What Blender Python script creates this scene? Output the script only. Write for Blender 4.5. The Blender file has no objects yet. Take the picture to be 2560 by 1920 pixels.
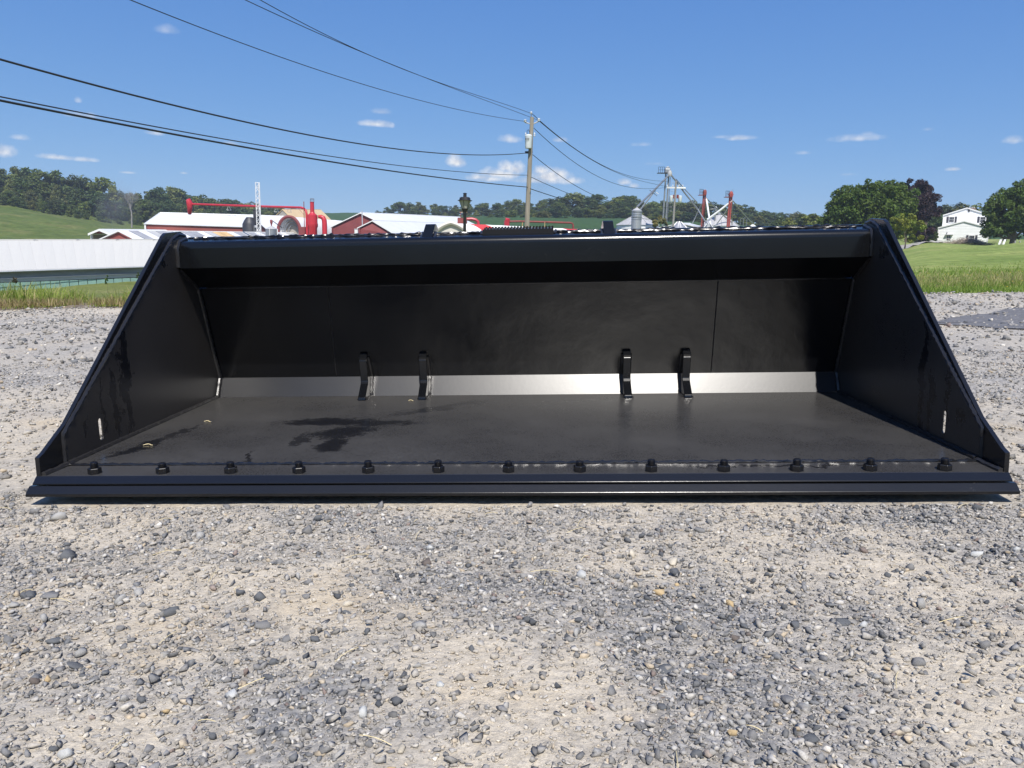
import bpy, math, random
import numpy as np
from mathutils import Vector, Matrix
from mathutils.geometry import tessellate_polygon
scene = bpy.context.scene
COL = scene.collection
random.seed(5)
RNG = np.random.default_rng(11)

# ------------------------------------------------------------------ camera
F_PX, PITCH, ROLL = 1925.0, math.radians(9.0), math.radians(1.1)
fw = np.array([0, math.cos(PITCH), -math.sin(PITCH)])
up0 = np.array([0, math.sin(PITCH), math.cos(PITCH)])
rt = math.cos(ROLL) * np.array([1., 0, 0]) + math.sin(ROLL) * up0
upv = -math.sin(ROLL) * np.array([1., 0, 0]) + math.cos(ROLL) * up0
cam_data = bpy.data.cameras.new('camera')
cam = bpy.data.objects.new('camera', cam_data)
COL.objects.link(cam)
cam.matrix_world = Matrix(((rt[0], upv[0], -fw[0], 0), (rt[1], upv[1], -fw[1], 0), (rt[2], upv[2], -fw[2], 0), (0, 0, 0, 1)))
cam_data.sensor_width = 36.0
cam_data.lens = 36.0 * F_PX / 2560.0
cam_data.clip_start = 0.05
cam_data.clip_end = 20000.0
scene.camera = cam


def ray(px, py):
    return rt * ((px - 1280) / F_PX) - upv * ((py - 960) / F_PX) + fw


def at(px, py, d):
    """World point seen at photo pixel (px, py) at forward distance d."""
    r = ray(px, py)
    return r * (d / r[1])


# ------------------------------------------------------------------ light
SUN_DIR = np.array([0.0744, -0.7198, 1.0])      # read off the shadows inside the bucket
SUN_DIR /= np.linalg.norm(SUN_DIR)
sun_el = math.asin(SUN_DIR[2])
sun_az = math.atan2(SUN_DIR[0], SUN_DIR[1])
sun_data = bpy.data.lights.new('sun', 'SUN')
sun_data.energy = 4.4
sun_data.angle = math.radians(0.53)
sun_data.color = (1.0, 0.955, 0.89)
sun = bpy.data.objects.new('sun', sun_data)
COL.objects.link(sun)
sun.rotation_euler = Vector(SUN_DIR).to_track_quat('Z', 'Y').to_euler()

scene.view_settings.view_transform = 'Standard'
scene.view_settings.look = 'None'
scene.view_settings.exposure = 0.40
scene.view_settings.gamma = 1.0
scene.view_settings.use_curve_mapping = False
scene.cycles.max_bounces = 8
scene.cycles.use_denoising = True
scene.cycles.sample_clamp_indirect = 6.0

world = bpy.data.worlds.new('World')
scene.world = world
world.use_nodes = True
wn, wl = world.node_tree.nodes, world.node_tree.links
wn.clear()


def vmath(nodes, links, op, a, b=None, scale=None):
    n = nodes.new('ShaderNodeVectorMath')
    n.operation = op
    for i, v in enumerate((a, b)):
        if v is None:
            continue
        if hasattr(v, 'is_linked'):
            links.new(v, n.inputs[i])
        else:
            n.inputs[i].default_value = v
    if scale is not None:
        n.inputs['Scale'].default_value = scale
    return n.outputs['Value'] if op in ('DOT_PRODUCT', 'LENGTH') else n.outputs['Vector']


def fmath(nodes, links, op, a, b=None, c=None, clamp=False):
    n = nodes.new('ShaderNodeMath')
    n.operation = op
    n.use_clamp = clamp
    for i, v in enumerate((a, b, c)):
        if v is None:
            continue
        if hasattr(v, 'is_linked'):
            links.new(v, n.inputs[i])
        else:
            n.inputs[i].default_value = v
    return n.outputs[0]


sky = wn.new('ShaderNodeTexSky')
sky.sky_type = 'NISHITA'
sky.sun_disc = False
sky.sun_elevation = sun_el
sky.sun_rotation = sun_az
sky.altitude = 150.0
sky.air_density = 0.6
sky.dust_density = 0.5
sky.ozone_density = 6.0
sep_s = wn.new('ShaderNodeSeparateColor')
wl.new(sky.outputs[0], sep_s.inputs[0])
com_s = wn.new('ShaderNodeCombineColor')
EXPO = 0.40
for i_, (k_, g_) in enumerate(((1.20, .98), (0.94, 0.67), (0.93, 0.31))):      # the camera's response to the sky, per channel
    v_ = fmath(wn, wl, 'MULTIPLY', sep_s.outputs[i_], 0.1)
    v_ = fmath(wn, wl, 'POWER', v_, g_)
    wl.new(fmath(wn, wl, 'MULTIPLY', v_, k_ * 10.0 / 2 ** EXPO), com_s.inputs[i_])
SKY_COL = com_s.outputs[0]
# small fair-weather clouds, each at its own bearing in the sky dome
tc = wn.new('ShaderNodeTexCoord')
nz = wn.new('ShaderNodeTexNoise')
nz.inputs['Scale'].default_value = 34.0
nz.inputs['Detail'].default_value = 7.0
nz.inputs['Roughness'].default_value = 0.58
wl.new(tc.outputs['Generated'], nz.inputs['Vector'])
nz2 = wn.new('ShaderNodeTexNoise')
nz2.inputs['Scale'].default_value = 95.0
nz2.inputs['Detail'].default_value = 5.0
wl.new(tc.outputs['Generated'], nz2.inputs['Vector'])
nsum = fmath(wn, wl, 'MULTIPLY_ADD', nz2.outputs['Fac'], 0.45, nz.outputs['Fac'])     # about 0.72 mean
CLOUDS = [  # px, py, half width, half height, strength
    (935, 311, 56, 13, .85), (955, 280, 30, 10, .35), (1142, 407, 30, 21, 1.05), (1245, 437, 66, 24, 1.1), (1205, 444, 46, 13, .9), (1265, 421, 34, 24, 1.0), (1232, 448, 60, 14, .9),
    (1290, 424, 32, 24, 1.0), (1375, 444, 76, 28, 1.1), (1352, 428, 30, 22, 1.0), (1400, 436, 30, 22, 1.0), (1425, 453, 46, 17, .9), (1340, 452, 60, 14, .9), (1272, 350, 34, 14, .6), (1398, 351, 26, 10, .6),
    (1560, 457, 20, 13, .9), (1585, 466, 18, 9, .7), (1850, 346, 44, 9, .62), (1810, 343, 40, 6, .3), (2150, 347, 78, 13, .52),
    (2168, 337, 20, 10, .35), (2385, 424, 22, 8, .9), (2535, 352, 24, 14, .65), (6, 380, 34, 24, .8), (145, 394, 42, 10, .9),
    (212, 400, 34, 8, .7), (205, 290, 46, 11, .5), (385, 333, 24, 9, .55), (578, 360, 24, 8, .6), (418, 76, 26, 14, .3),
    (48, 345, 24, 9, .4), (195, 252, 9, 9, .35), (320, 432, 22, 4, .45), (460, 433, 14, 4, .5), (1602, 362, 30, 9, .3), (2010, 383, 22, 6, .3),
    (2115, 437, 26, 5, .2), (2320, 324, 14, 6, .25), (1640, 410, 30, 6, .18)]
tot = None
for (px, py, a, b, s) in CLOUDS:
    c = ray(px, py)
    c = c / np.linalg.norm(c)
    r_ = np.cross(c, (0, 0, 1.0)); r_ /= np.linalg.norm(r_)
    u_ = np.cross(r_, c)
    du = vmath(wn, wl, 'DOT_PRODUCT', tc.outputs['Generated'], tuple(r_ * F_PX / (a * 1.2)))
    dv = vmath(wn, wl, 'SUBTRACT', tc.outputs['Generated'], tuple(c))
    dv = vmath(wn, wl, 'DOT_PRODUCT', dv, tuple(u_ * F_PX / (b * 1.25)))
    low = fmath(wn, wl, 'MINIMUM', dv, 0.0)
    dv2 = fmath(wn, wl, 'MULTIPLY_ADD', low, 0.8, dv)          # flatter underside
    q = fmath(wn, wl, 'MULTIPLY', du, du)
    q = fmath(wn, wl, 'MULTIPLY_ADD', dv2, dv2, q)
    q = fmath(wn, wl, 'SQRT', q)
    m = fmath(wn, wl, 'SUBTRACT', nsum, q)                      # > 0.72 - q
    m = fmath(wn, wl, 'MULTIPLY_ADD', m, 1.5, 0.02, clamp=True)
    m = fmath(wn, wl, 'MULTIPLY', m, s)
    tot = m if tot is None else fmath(wn, wl, 'MAXIMUM', tot, m)
front = vmath(wn, wl, 'DOT_PRODUCT', tc.outputs['Generated'], (0, 1, 0))
front = fmath(wn, wl, 'GREATER_THAN', front, 0.0)
tot = fmath(wn, wl, 'MULTIPLY', tot, front)
tot = fmath(wn, wl, 'MINIMUM', tot, 1.0)
mixc = wn.new('ShaderNodeMix')
mixc.data_type = 'RGBA'
cl_mix = wn.new('ShaderNodeMix')
cl_mix.data_type = 'RGBA'
cl_mix.inputs['A'].default_value = (5.0, 5.4, 6.1, 1)
cl_mix.inputs['B'].default_value = (7.5, 7.5, 7.5, 1)
wl.new(fmath(wn, wl, 'MULTIPLY_ADD', nz2.outputs['Fac'], 4.5, -1.75, clamp=True), cl_mix.inputs['Factor'])
wl.new(cl_mix.outputs['Result'], mixc.inputs['B'])
wl.new(tot, mixc.inputs['Factor'])
wl.new(SKY_COL, mixc.inputs['A'])
bg = wn.new('ShaderNodeBackground')
bg.inputs['Strength'].default_value = 0.1
wl.new(mixc.outputs['Result'], bg.inputs['Color'])
wo = wn.new('ShaderNodeOutputWorld')
wl.new(bg.outputs[0], wo.inputs['Surface'])


# ------------------------------------------------------------------ materials
def new_mat(name):
    m = bpy.data.materials.new(name)
    m.use_nodes = True
    return m, m.node_tree.nodes, m.node_tree.links, m.node_tree.nodes['Principled BSDF']


def ramp(n, l, src, stops, interp='LINEAR'):
    r = n.new('ShaderNodeValToRGB')
    r.color_ramp.interpolation = interp
    el = r.color_ramp.elements
    while len(el) < len(stops):
        el.new(0.5)
    for e, (p, c) in zip(el, stops):
        e.position = p
        e.color = (*c, 1) if len(c) == 3 else c
    l.new(src, r.inputs['Fac'])
    return r.outputs['Color']


def noise(n, l, scale, detail=4, rough=0.55, coord=None, dist=0.0, stretch=None):
    t = n.new('ShaderNodeTexNoise')
    t.inputs['Scale'].default_value = scale
    t.inputs['Detail'].default_value = detail
    t.inputs['Roughness'].default_value = rough
    t.inputs['Distortion'].default_value = dist
    if coord is None:
        coord = n.new('ShaderNodeTexCoord').outputs['Object']
    if stretch:
        mp = n.new('ShaderNodeMapping')
        mp.inputs['Scale'].default_value = stretch
        l.new(coord, mp.inputs['Vector'])
        coord = mp.outputs['Vector']
    l.new(coord, t.inputs['Vector'])
    return t.outputs['Fac']


def mixrgb(n, l, fac, a, b, mode='MIX'):
    m = n.new('ShaderNodeMix')
    m.data_type = 'RGBA'
    m.blend_type = mode
    for key, v in (('Factor', fac), ('A', a), ('B', b)):
        if hasattr(v, 'is_linked'):
            l.new(v, m.inputs[key] if key == 'Factor' else m.inputs[key])
        elif key == 'Factor':
            m.inputs['Factor'].default_value = v
        else:
            m.inputs[key].default_value = (*v, 1)
    return m.outputs['Result']


def bump(n, l, height, strength, dist, bs):
    b = n.new('ShaderNodeBump')
    b.inputs['Strength'].default_value = strength
    b.inputs['Distance'].default_value = dist
    l.new(height, b.inputs['Height'])
    l.new(b.outputs['Normal'], bs.inputs['Normal'])


def plain(name, col, rough=0.6, var=0.12, scale=2.0, metal=0.0, spec=0.5, bmp=0.0, bscale=40, stretch=None):
    m, n, l, b = new_mat(name)
    f = noise(n, l, scale, 5, 0.6, stretch=stretch)
    c = np.array(col)
    l.new(ramp(n, l, f, [(0.3, tuple(np.clip(c * (1 - var), 0, 1))), (0.7, tuple(np.clip(c * (1 + var), 0, 1)))]), b.inputs['Base Color'])
    b.inputs['Roughness'].default_value = rough
    b.inputs['Metallic'].default_value = metal
    b.inputs['Specular IOR Level'].default_value = spec
    if bmp:
        bump(n, l, noise(n, l, bscale, 4), bmp, 0.01, b)
    return m


def paint_mat(name, dust_amt=0.25, rough=0.3, smears=None, panel=False, dust_col=(0.085, 0.078, 0.07), orange=0.06, black=(0.008, 0.0085, 0.011), scratch=False, settle=False, dust_rough=0.3, dent=0.0):
    """Black shop paint with a coat of yard dust; smears are wiped places (ellipses in object space)."""
    m, n, l, b = new_mat(name)
    co = n.new('ShaderNodeTexCoord').outputs['Object']
    big = noise(n, l, 2.2, 5, 0.6, co)
    fine = noise(n, l, 210, 4, 0.8, co)
    speck = noise(n, l, 420, 2, 0.5, co)
    d = fmath(n, l, 'MULTIPLY_ADD', big, 0.9, 0.1)
    d = fmath(n, l, 'MULTIPLY', d, dust_amt)
    d2 = fmath(n, l, 'MULTIPLY_ADD', fine, 2.6, -0.3)
    d = fmath(n, l, 'MULTIPLY', d, d2)
    sp = fmath(n, l, 'GREATER_THAN', speck, 0.71)
    d = fmath(n, l, 'MULTIPLY_ADD', sp, dust_amt * 0.8, d, clamp=True)
    if settle:
        ge = n.new('ShaderNodeNewGeometry')
        sp_ = n.new('ShaderNodeSeparateXYZ')
        l.new(ge.outputs['True Normal'], sp_.inputs[0])
        d = fmath(n, l, 'MULTIPLY', d, fmath(n, l, 'MULTIPLY_ADD', sp_.outputs['Z'], 6.0, -5.0, clamp=True))
    wet = None
    if smears:
        wob = n.new('ShaderNodeTexNoise')
        wob.inputs['Scale'].default_value = 9.0
        wob.inputs['Detail'].default_value = 6.0
        wob.inputs['Roughness'].default_value = 0.65
        l.new(co, wob.inputs['Vector'])
        off = vmath(n, l, 'SUBTRACT', wob.outputs['Color'], (0.5, 0.5, 0.5))
        off = vmath(n, l, 'SCALE', off, scale=0.20)
        cw = vmath(n, l, 'ADD', co, off)
        for (c, u, v, a, bb, s) in smears:        # centre, axis u, axis v, half sizes, strength
            dd = vmath(n, l, 'SUBTRACT', cw, tuple(c))
            uu = vmath(n, l, 'DOT_PRODUCT', dd, tuple(np.array(u) / a))
            vv = vmath(n, l, 'DOT_PRODUCT', dd, tuple(np.array(v) / bb))
            q = fmath(n, l, 'MULTIPLY', uu, uu)
            q = fmath(n, l, 'MULTIPLY_ADD', vv, vv, q)
            mk = fmath(n, l, 'SUBTRACT', 1.0, q)
            streak = noise(n, l, 26, 6, 0.75, co, dist=.4, stretch=tuple(1 + 6 * abs(np.array(v))))
            mk = fmath(n, l, 'MULTIPLY_ADD', streak, 5.0, fmath(n, l, 'MULTIPLY_ADD', mk, 2.2, -3.0), clamp=False)
            mk = fmath(n, l, 'MULTIPLY', fmath(n, l, 'MULTIPLY', mk, 1.0, clamp=True), s)
            wet = mk if wet is None else fmath(n, l, 'MAXIMUM', wet, mk)
        keep = fmath(n, l, 'SUBTRACT', 1.0, wet)
        d = fmath(n, l, 'MULTIPLY', d, keep)
    if scratch:
        sc = noise(n, l, 60, 6, 0.7, co, dist=1.5, stretch=(1, 0.5, 7))
        patch = noise(n, l, 4.5, 3, 0.5, co)
        sc = fmath(n, l, 'MULTIPLY', fmath(n, l, 'MULTIPLY_ADD', sc, 8.0, -4.7, clamp=True), fmath(n, l, 'MULTIPLY_ADD', patch, 8.0, -4.6, clamp=True))
        d = fmath(n, l, 'MULTIPLY_ADD', sc, 0.55, d, clamp=True)
    l.new(mixrgb(n, l, d, black, dust_col), b.inputs['Base Color'])
    r = fmath(n, l, 'MULTIPLY_ADD', d, dust_rough, rough)
    r = fmath(n, l, 'MULTIPLY_ADD', big, 0.06, fmath(n, l, 'SUBTRACT', r, 0.03), clamp=True)
    l.new(r, b.inputs['Roughness'])
    b.inputs['Specular IOR Level'].default_value = 0.5
    h = fmath(n, l, 'MULTIPLY_ADD', noise(n, l, 55, 3, 0.5, co), 0.6, fmath(n, l, 'MULTIPLY', fine, 0.4))
    if dent:
        h = fmath(n, l, 'MULTIPLY_ADD', noise(n, l, 3.6, 3, 0.45, co), dent, h)
    bump(n, l, h, orange, 0.004, b)
    return m


def attr_mat(name, base, rough=0.8, spec=0.25, attr='tone', transl=0.0, vary=False):
    """Colour multiplied by a per-point tone that was drawn at random for each leaf or stone."""
    m, n, l, b = new_mat(name)
    a = n.new('ShaderNodeAttribute')
    a.attribute_name = attr
    c = mixrgb(n, l, 1.0, base, a.outputs['Color'], 'MULTIPLY')
    if vary:
        oi = n.new('ShaderNodeObjectInfo')
        c = mixrgb(n, l, 1.0, c, ramp(n, l, oi.outputs['Random'], [(0.0, (.62, .72, .80)), (.35, (.95, .95, .9)), (.7, (1.25, 1.12, .95)), (1.0, (1.6, 1.38, 1.0))]), 'MULTIPLY')
    l.new(c, b.inputs['Base Color'])
    b.inputs['Roughness'].default_value = rough
    b.inputs['Specular IOR Level'].default_value = spec
    if transl:
        t = n.new('ShaderNodeBsdfTranslucent')
        l.new(mixrgb(n, l, 1.0, c, (1.1, 1.25, 0.55), 'MULTIPLY'), t.inputs['Color'])
        mx = n.new('ShaderNodeMixShader')
        mx.inputs[0].default_value = transl
        l.new(b.outputs[0], mx.inputs[1])
        l.new(t.outputs[0], mx.inputs[2])
        l.new(mx.outputs[0], n['Material Output'].inputs['Surface'])
    return m


# ------------------------------------------------------------------ mesh helpers
class MB:
    """Collects shapes; build() links them as ONE mesh object."""

    def __init__(self, origin=(0, 0, 0)):
        self.o = np.array(origin, float)
        self.v, self.f = [], []

    def add(self, verts, faces):
        k = len(self.v)
        self.v += [tuple(np.array(p, float) - self.o) for p in verts]
        self.f += [tuple(i + k for i in f) for f in faces]
        return self

    def hexa(self, p):                      # 8 points: bottom ring 0-3, top ring 4-7
        return self.add(p, [(3, 2, 1, 0), (4, 5, 6, 7), (0, 1, 5, 4), (1, 2, 6, 5), (2, 3, 7, 6), (3, 0, 4, 7)])

    def box(self, c, s, ax=None):
        ax = np.eye(3) if ax is None else np.array(ax, float)
        c = np.array(c, float)
        h = np.array(s, float) / 2
        P = [c + ax[0] * (sx * h[0]) + ax[1] * (sy * h[1]) + ax[2] * (sz * h[2]) for sz in (-1, 1) for sx, sy in ((-1, -1), (1, -1), (1, 1), (-1, 1))]
        return self.hexa(P)

    def slab(self, quad, t, n=None):        # quad with thickness t along -n
        q = [np.array(p, float) for p in quad]
        if n is None:
            n = np.cross(q[1] - q[0], q[2] - q[0])
            n = n / np.linalg.norm(n)
            if n[2] < -1e-6:
                n = -n
        return self.hexa([p - n * t for p in q] + q)

    def poly(self, pts, t_vec):             # polygon extruded by a vector
        k = len(pts)
        a = [np.array(p, float) for p in pts]
        b = [p + np.array(t_vec, float) for p in a]
        return self.add(a + b, [tuple(range(k))[::-1], tuple(range(k, 2 * k))] + [(i, (i + 1) % k, k + (i + 1) % k, k + i) for i in range(k)])

    def tube(self, pts, r, n=8, cap=True):
        pts = [np.array(p, float) for p in pts]
        rs = r if hasattr(r, '__len__') else [r] * len(pts)
        rings = []
        prev = None
        for i, p in enumerate(pts):
            d = pts[min(i + 1, len(pts) - 1)] - pts[max(i - 1, 0)]
            d = d / (np.linalg.norm(d) + 1e-12)
            if prev is None:
                ref = np.array([0, 0, 1.0]) if abs(d[2]) < 0.9 else np.array([1.0, 0, 0])
                a = np.cross(d, ref)
            else:
                a = prev - d * (prev @ d)
            a = a / (np.linalg.norm(a) + 1e-12)
            prev = a
            b = np.cross(d, a)
            rings.append([p + (a * math.cos(2 * math.pi * j / n) + b * math.sin(2 * math.pi * j / n)) * rs[i] for j in range(n)])
        V = [p for rg in rings for p in rg]
        Fc = [(i * n + j, i * n + (j + 1) % n, (i + 1) * n + (j + 1) % n, (i + 1) * n + j) for i in range(len(pts) - 1) for j in range(n)]
        if cap:
            Fc += [tuple(range(n))[::-1], tuple((len(pts) - 1) * n + j for j in range(n))]
        return self.add(V, Fc)

    def lathe(self, prof, c, n=16, axis=None):   # prof: (radius, height)
        c = np.array(c, float)
        ax = np.eye(3) if axis is None else np.array(axis, float)
        V = [c + (ax[0] * math.cos(2 * math.pi * j / n) + ax[1] * math.sin(2 * math.pi * j / n)) * r + ax[2] * h for r, h in prof for j in range(n)]
        k = len(prof)
        Fc = [(i * n + j, i * n + (j + 1) % n, (i + 1) * n + (j + 1) % n, (i + 1) * n + j) for i in range(k - 1) for j in range(n)]
        Fc += [tuple(range(n))[::-1], tuple((k - 1) * n + j for j in range(n))]
        return self.add(V, Fc)

    def build(self, name, mat, parent=None, smooth=False, bevel=0.0, label=None):
        me = bpy.data.meshes.new(name)
        me.from_pydata(self.v, [], self.f)
        me.materials.append(mat)
        if smooth:
            me.polygons.foreach_set('use_smooth', [True] * len(me.polygons))
        ob = link(name, me, parent)
        if bevel:
            bv = ob.modifiers.new('bevel', 'BEVEL')
            bv.width = bevel
            bv.segments = 2
            bv.limit_method = 'ANGLE'
            bv.angle_limit = math.radians(28)
        if smooth and not bevel:
            try:
                me.set_sharp_from_angle(angle=math.radians(40))
            except Exception:
                pass
        if label:
            ob['label'] = label
        return ob


def link(name, data, parent=None):
    ob = bpy.data.objects.new(name, data)
    COL.objects.link(ob)
    if parent is not None:
        ob.parent = parent
    return ob


def thing(name, label, cat, loc=(0, 0, 0), group=None):
    o = bpy.data.objects.new(name, None)
    o.empty_display_size = 0.2
    COL.objects.link(o)
    o.location = loc
    tag(o, label, cat, group)
    return o


def tag(o, label, cat, group=None):
    o['label'] = label
    o['category'] = cat
    if group:
        o['group'] = group
    return o


def mesh_np(name, verts, faces, mat, tone=None, smooth=False):
    """Mesh from numpy arrays; faces is (n, k). tone is (nverts, 3)."""
    me = bpy.data.meshes.new(name)
    nv, (nf, k) = len(verts), faces.shape
    me.vertices.add(nv)
    me.vertices.foreach_set('co', np.asarray(verts, np.float32).ravel())
    me.loops.add(nf * k)
    me.loops.foreach_set('vertex_index', faces.astype(np.int32).ravel())
    me.polygons.add(nf)
    me.polygons.foreach_set('loop_start', np.arange(0, nf * k, k, dtype=np.int32))
    me.polygons.foreach_set('loop_total', np.full(nf, k, np.int32))
    if smooth:
        me.polygons.foreach_set('use_smooth', np.ones(nf, bool))
    me.update(calc_edges=True)
    if tone is not None:
        at_ = me.color_attributes.new('tone', 'FLOAT_COLOR', 'POINT')
        at_.data.foreach_set('color', np.concatenate([tone, np.ones((nv, 1))], 1).astype(np.float32).ravel())
    me.materials.append(mat)
    return me


# value noise
_LAT = np.random.default_rng(3).random((256, 256))


def vnoise(x, y):
    xi, yi = np.floor(x).astype(int), np.floor(y).astype(int)
    fx, fy = x - xi, y - yi
    fx, fy = fx * fx * (3 - 2 * fx), fy * fy * (3 - 2 * fy)
    g = lambda a, b: _LAT[a % 256, b % 256]
    return (g(xi, yi) * (1 - fx) + g(xi + 1, yi) * fx) * (1 - fy) + (g(xi, yi + 1) * (1 - fx) + g(xi + 1, yi + 1) * fx) * fy


def fbm(x, y, octv=4):
    s, a, t = 0, 1.0, 0
    for k in range(octv):
        s = s + a * vnoise(x * 2 ** k + 17.3 * k, y * 2 ** k + 5.1 * k)
        t += a
        a *= 0.5
    return s / t


# ------------------------------------------------------------------ bucket frame and lot plane
BW = np.array([[0.9984898807663503, 0.04153100605204943, -0.035960166066136195],
               [-0.041722968689977415, 0.999118610060215, -0.004604010755768273],
               [0.03573726193897099, 0.00609742303343791, 0.9993426186956388]])
BT = np.array([-0.0051, 2.109, -0.5712])
LOT_N = BW[:, 2]
LOT_P = BW @ np.array([0, 0, -0.091]) + BT


def lot_plane(x, y):
    return LOT_P[2] - (LOT_N[0] * (x - LOT_P[0]) + LOT_N[1] * (y - LOT_P[1])) / LOT_N[2]


def lot_z(x, y):
    x, y = np.asarray(x, float), np.asarray(y, float)
    bx = BW[0, 0] * (x - BT[0]) + BW[1, 0] * (y - BT[1])
    by = BW[0, 1] * (x - BT[0]) + BW[1, 1] * (y - BT[1])
    n = (fbm(x * 2.3 + 40, y * 2.3 + 40, 3) - 0.5) * 0.035
    n = n + (fbm(x * 16, y * 16, 3) - 0.5) * 0.010
    far = np.clip((np.hypot(x, y - 1) - 3) / 6, 0, 1)
    n = n + far * (fbm(x * 0.6 + 9, y * 0.6 + 3, 2) - 0.5) * 0.12
    inside = np.clip((1.50 - np.abs(bx)) / 0.1, 0, 1) * np.clip((by + 0.16) / 0.08, 0, 1) * np.clip((1.6 - by) / 0.1, 0, 1)
    n = n * (1 - inside) + inside * np.minimum(n * 0.35, 0.003)
    return lot_plane(x, y) + n


# where pale dust covers the stones (1) and where bare dark stone lies (0): dirt of the place
DUST = [(250, 1330, .22, .16, .55), (300, 1470, .22, .12, .45), (800, 1440, .22, .10, .5), (1430, 1420, .18, .07, .55), (2150, 1420, .20, .08, .45),
        (2330, 1730, .16, .11, .6), (230, 1850, .16, .06, .55), (1330, 1770, .12, .09, .4), (1050, 1670, .12, .08, .35), (1230, 1690, .09, .07, .35), (1010, 1270, .2, .06, .5),
        (1280, 1260, .25, .05, .4), (2450, 1620, .1, .1, .35), (1960, 1350, .22, .07, .4), (500, 1800, .12, .06, .25), (100, 1250, .2, .12, .35),
        (1130, 1470, .20, .08, -.55), (1650, 1520, .20, .10, -.45), (2230, 1290, .30, .06, -.45), (2110, 1560, .16, .09, -.4), (720, 1800, .16, .08, -.5),
        (1400, 1560, .12, .07, -.35), (450, 1690, .2, .06, -.35), (2500, 1400, .14, .10, -.5), (1850, 1690, .18, .10, -.4), (760, 1290, .2, .05, -.3), (1660, 1330, .2, .05, -.2), (2000, 1850, .12, .07, -.3), (620, 1640, .1, .06, -.2)]
_dl = []
for (px, py, a, b, s) in DUST:
    r = ray(px, py)
    t = (LOT_N @ LOT_P) / (LOT_N @ r)
    _dl.append((r[0] * t, r[1] * t, a, b, s))


def dust_mask(x, y):
    x, y = np.asarray(x, float), np.asarray(y, float)
    wx = x + (fbm(x * 7 + 1, y * 7 + 60, 3) - 0.5) * 0.16
    wy = y + (fbm(x * 7 + 31, y * 7 + 20, 3) - 0.5) * 0.12
    d = 0.45 + (fbm(x * 3.1 + 7, y * 4.1 + 2, 4) - 0.5) * 0.9 + (fbm(x * 15 + 3, y * 17 + 9, 4) - 0.5) * 0.9
    for (cx, cy, a, b, s) in _dl:
        d = d + s * 0.8 * np.exp(-(((wx - cx) / a) ** 2 + ((wy - cy) / b) ** 2))
    far = np.clip((np.hypot(x, y) - 2.6) / 1.5, 0, 1)
    d = d - far * 0.10
    d = d + 0.35 * np.exp(-((y - 12.0) / 0.9) ** 2) * (x < 0) + 0.3 * np.exp(-(((x + 2.3) / .7) ** 2 + ((y - 3.0) / 1.2) ** 2))
    return np.clip((d - 0.5) * 0.95 + 0.52, 0, 1)


# ------------------------------------------------------------------ terrain beyond the lot
LOT_EDGE = 12.4
T_PX = np.array([-16000, -600, 0, 300, 700, 1000, 1300, 1560, 1900, 2290, 2560, 3200, 18000])
T_U = (T_PX - 1280) / F_PX
T_D = np.array([12.4, 25, 50, 80, 110, 150, 220, 280, 350, 450, 600, 1200, 3000])
T_Z = np.array([
    [0, 0, 0, 0, 0, 0, 0, 0, 0, 0, 0, 0, 0],
    [-1.7, -1.7, -1.5, -1.5, -1.4, -1.3, -1.2, -1.0, -.6, .02, .2, .3, .3],
    [-3.0, -3.0, -2.7, -2.7, -2.8, -2.8, -2.6, -2.2, -1.2, 1.0, 1.35, 1.5, 1.5],
    [-4, -4, -3.85, -3.6, -3.6, -3.8, -3.6, -3.0, -1.5, 2.15, 2.6, 2.8, 2.8],
    [-2, -2, -2, -2, -2.2, -2.6, -2.8, -2.4, -1.0, 3.3, 3.8, 4, 4],
    [2, 2, 1.6, .4, -1, -2, -2, -1.5, 0, 5.0, 5.5, 5.5, 5.5],
    [11, 11, 10.2, 6.0, 3, 6, 9, 9.4, 8, 8, 8, 8, 8],
    [20, 20, 17.6, 9.8, 6, 13.0, 14.6, 14.6, 13, 12, 12, 12, 12],
    [28, 28, 25, 16, 10, 17, 20, 20.2, 18, 16, 16, 16, 16],
    [34, 34, 32, 24, 18, 24, 27, 27, 24, 20, 20, 20, 20],
    [40, 40, 30, 28, 34, 34, 34, 34, 30, 28, 28, 28, 28],
    [40] * 13, [40] * 13], float)


def H(x, y):
    x, y = np.asarray(x, float), np.asarray(y, float)
    u = x / y
    d = np.clip(y, 12.4, 2999)
    j = np.clip(np.searchsorted(T_D, d, side='right') - 1, 0, len(T_D) - 2)
    cols = np.array([np.interp(u, T_U, T_Z[k]) for k in range(len(T_D))])
    e = lot_plane(np.clip(u, -3, 3) * 12.4, 12.4)
    cols[0] = e
    sl = np.zeros_like(cols)
    hseg = np.diff(T_D).reshape((-1,) + (1,) * u.ndim)
    dl = np.diff(cols, axis=0) / hseg
    sl[1:-1] = np.where(dl[1:] * dl[:-1] > 0, 2 * dl[1:] * dl[:-1] / (dl[1:] + dl[:-1] + 1e-12), 0)
    sl[0], sl[-1] = dl[0], 0
    tk = lambda a: np.take_along_axis(a, j[None], 0)[0]
    t = (d - T_D[j]) / (T_D[j + 1] - T_D[j])
    h = T_D[j + 1] - T_D[j]
    z0, z1, m0, m1 = tk(cols), tk(cols[1:]), tk(sl), tk(sl[1:])
    t2, t3 = t * t, t * t * t
    z = (2 * t3 - 3 * t2 + 1) * z0 + (t3 - 2 * t2 + t) * h * m0 + (-2 * t3 + 3 * t2) * z1 + (t3 - t2) * h * m1
    w = np.clip((d - 12.4) / 6, 0, 1)
    return z + w * (fbm(x * 0.13 + 3, y * 0.13, 3) - 0.5) * np.clip(d * 0.012, 0.1, 2.0)


def Hs(x, y):
    return float(H(np.array([x]), np.array([y]))[0])


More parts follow.
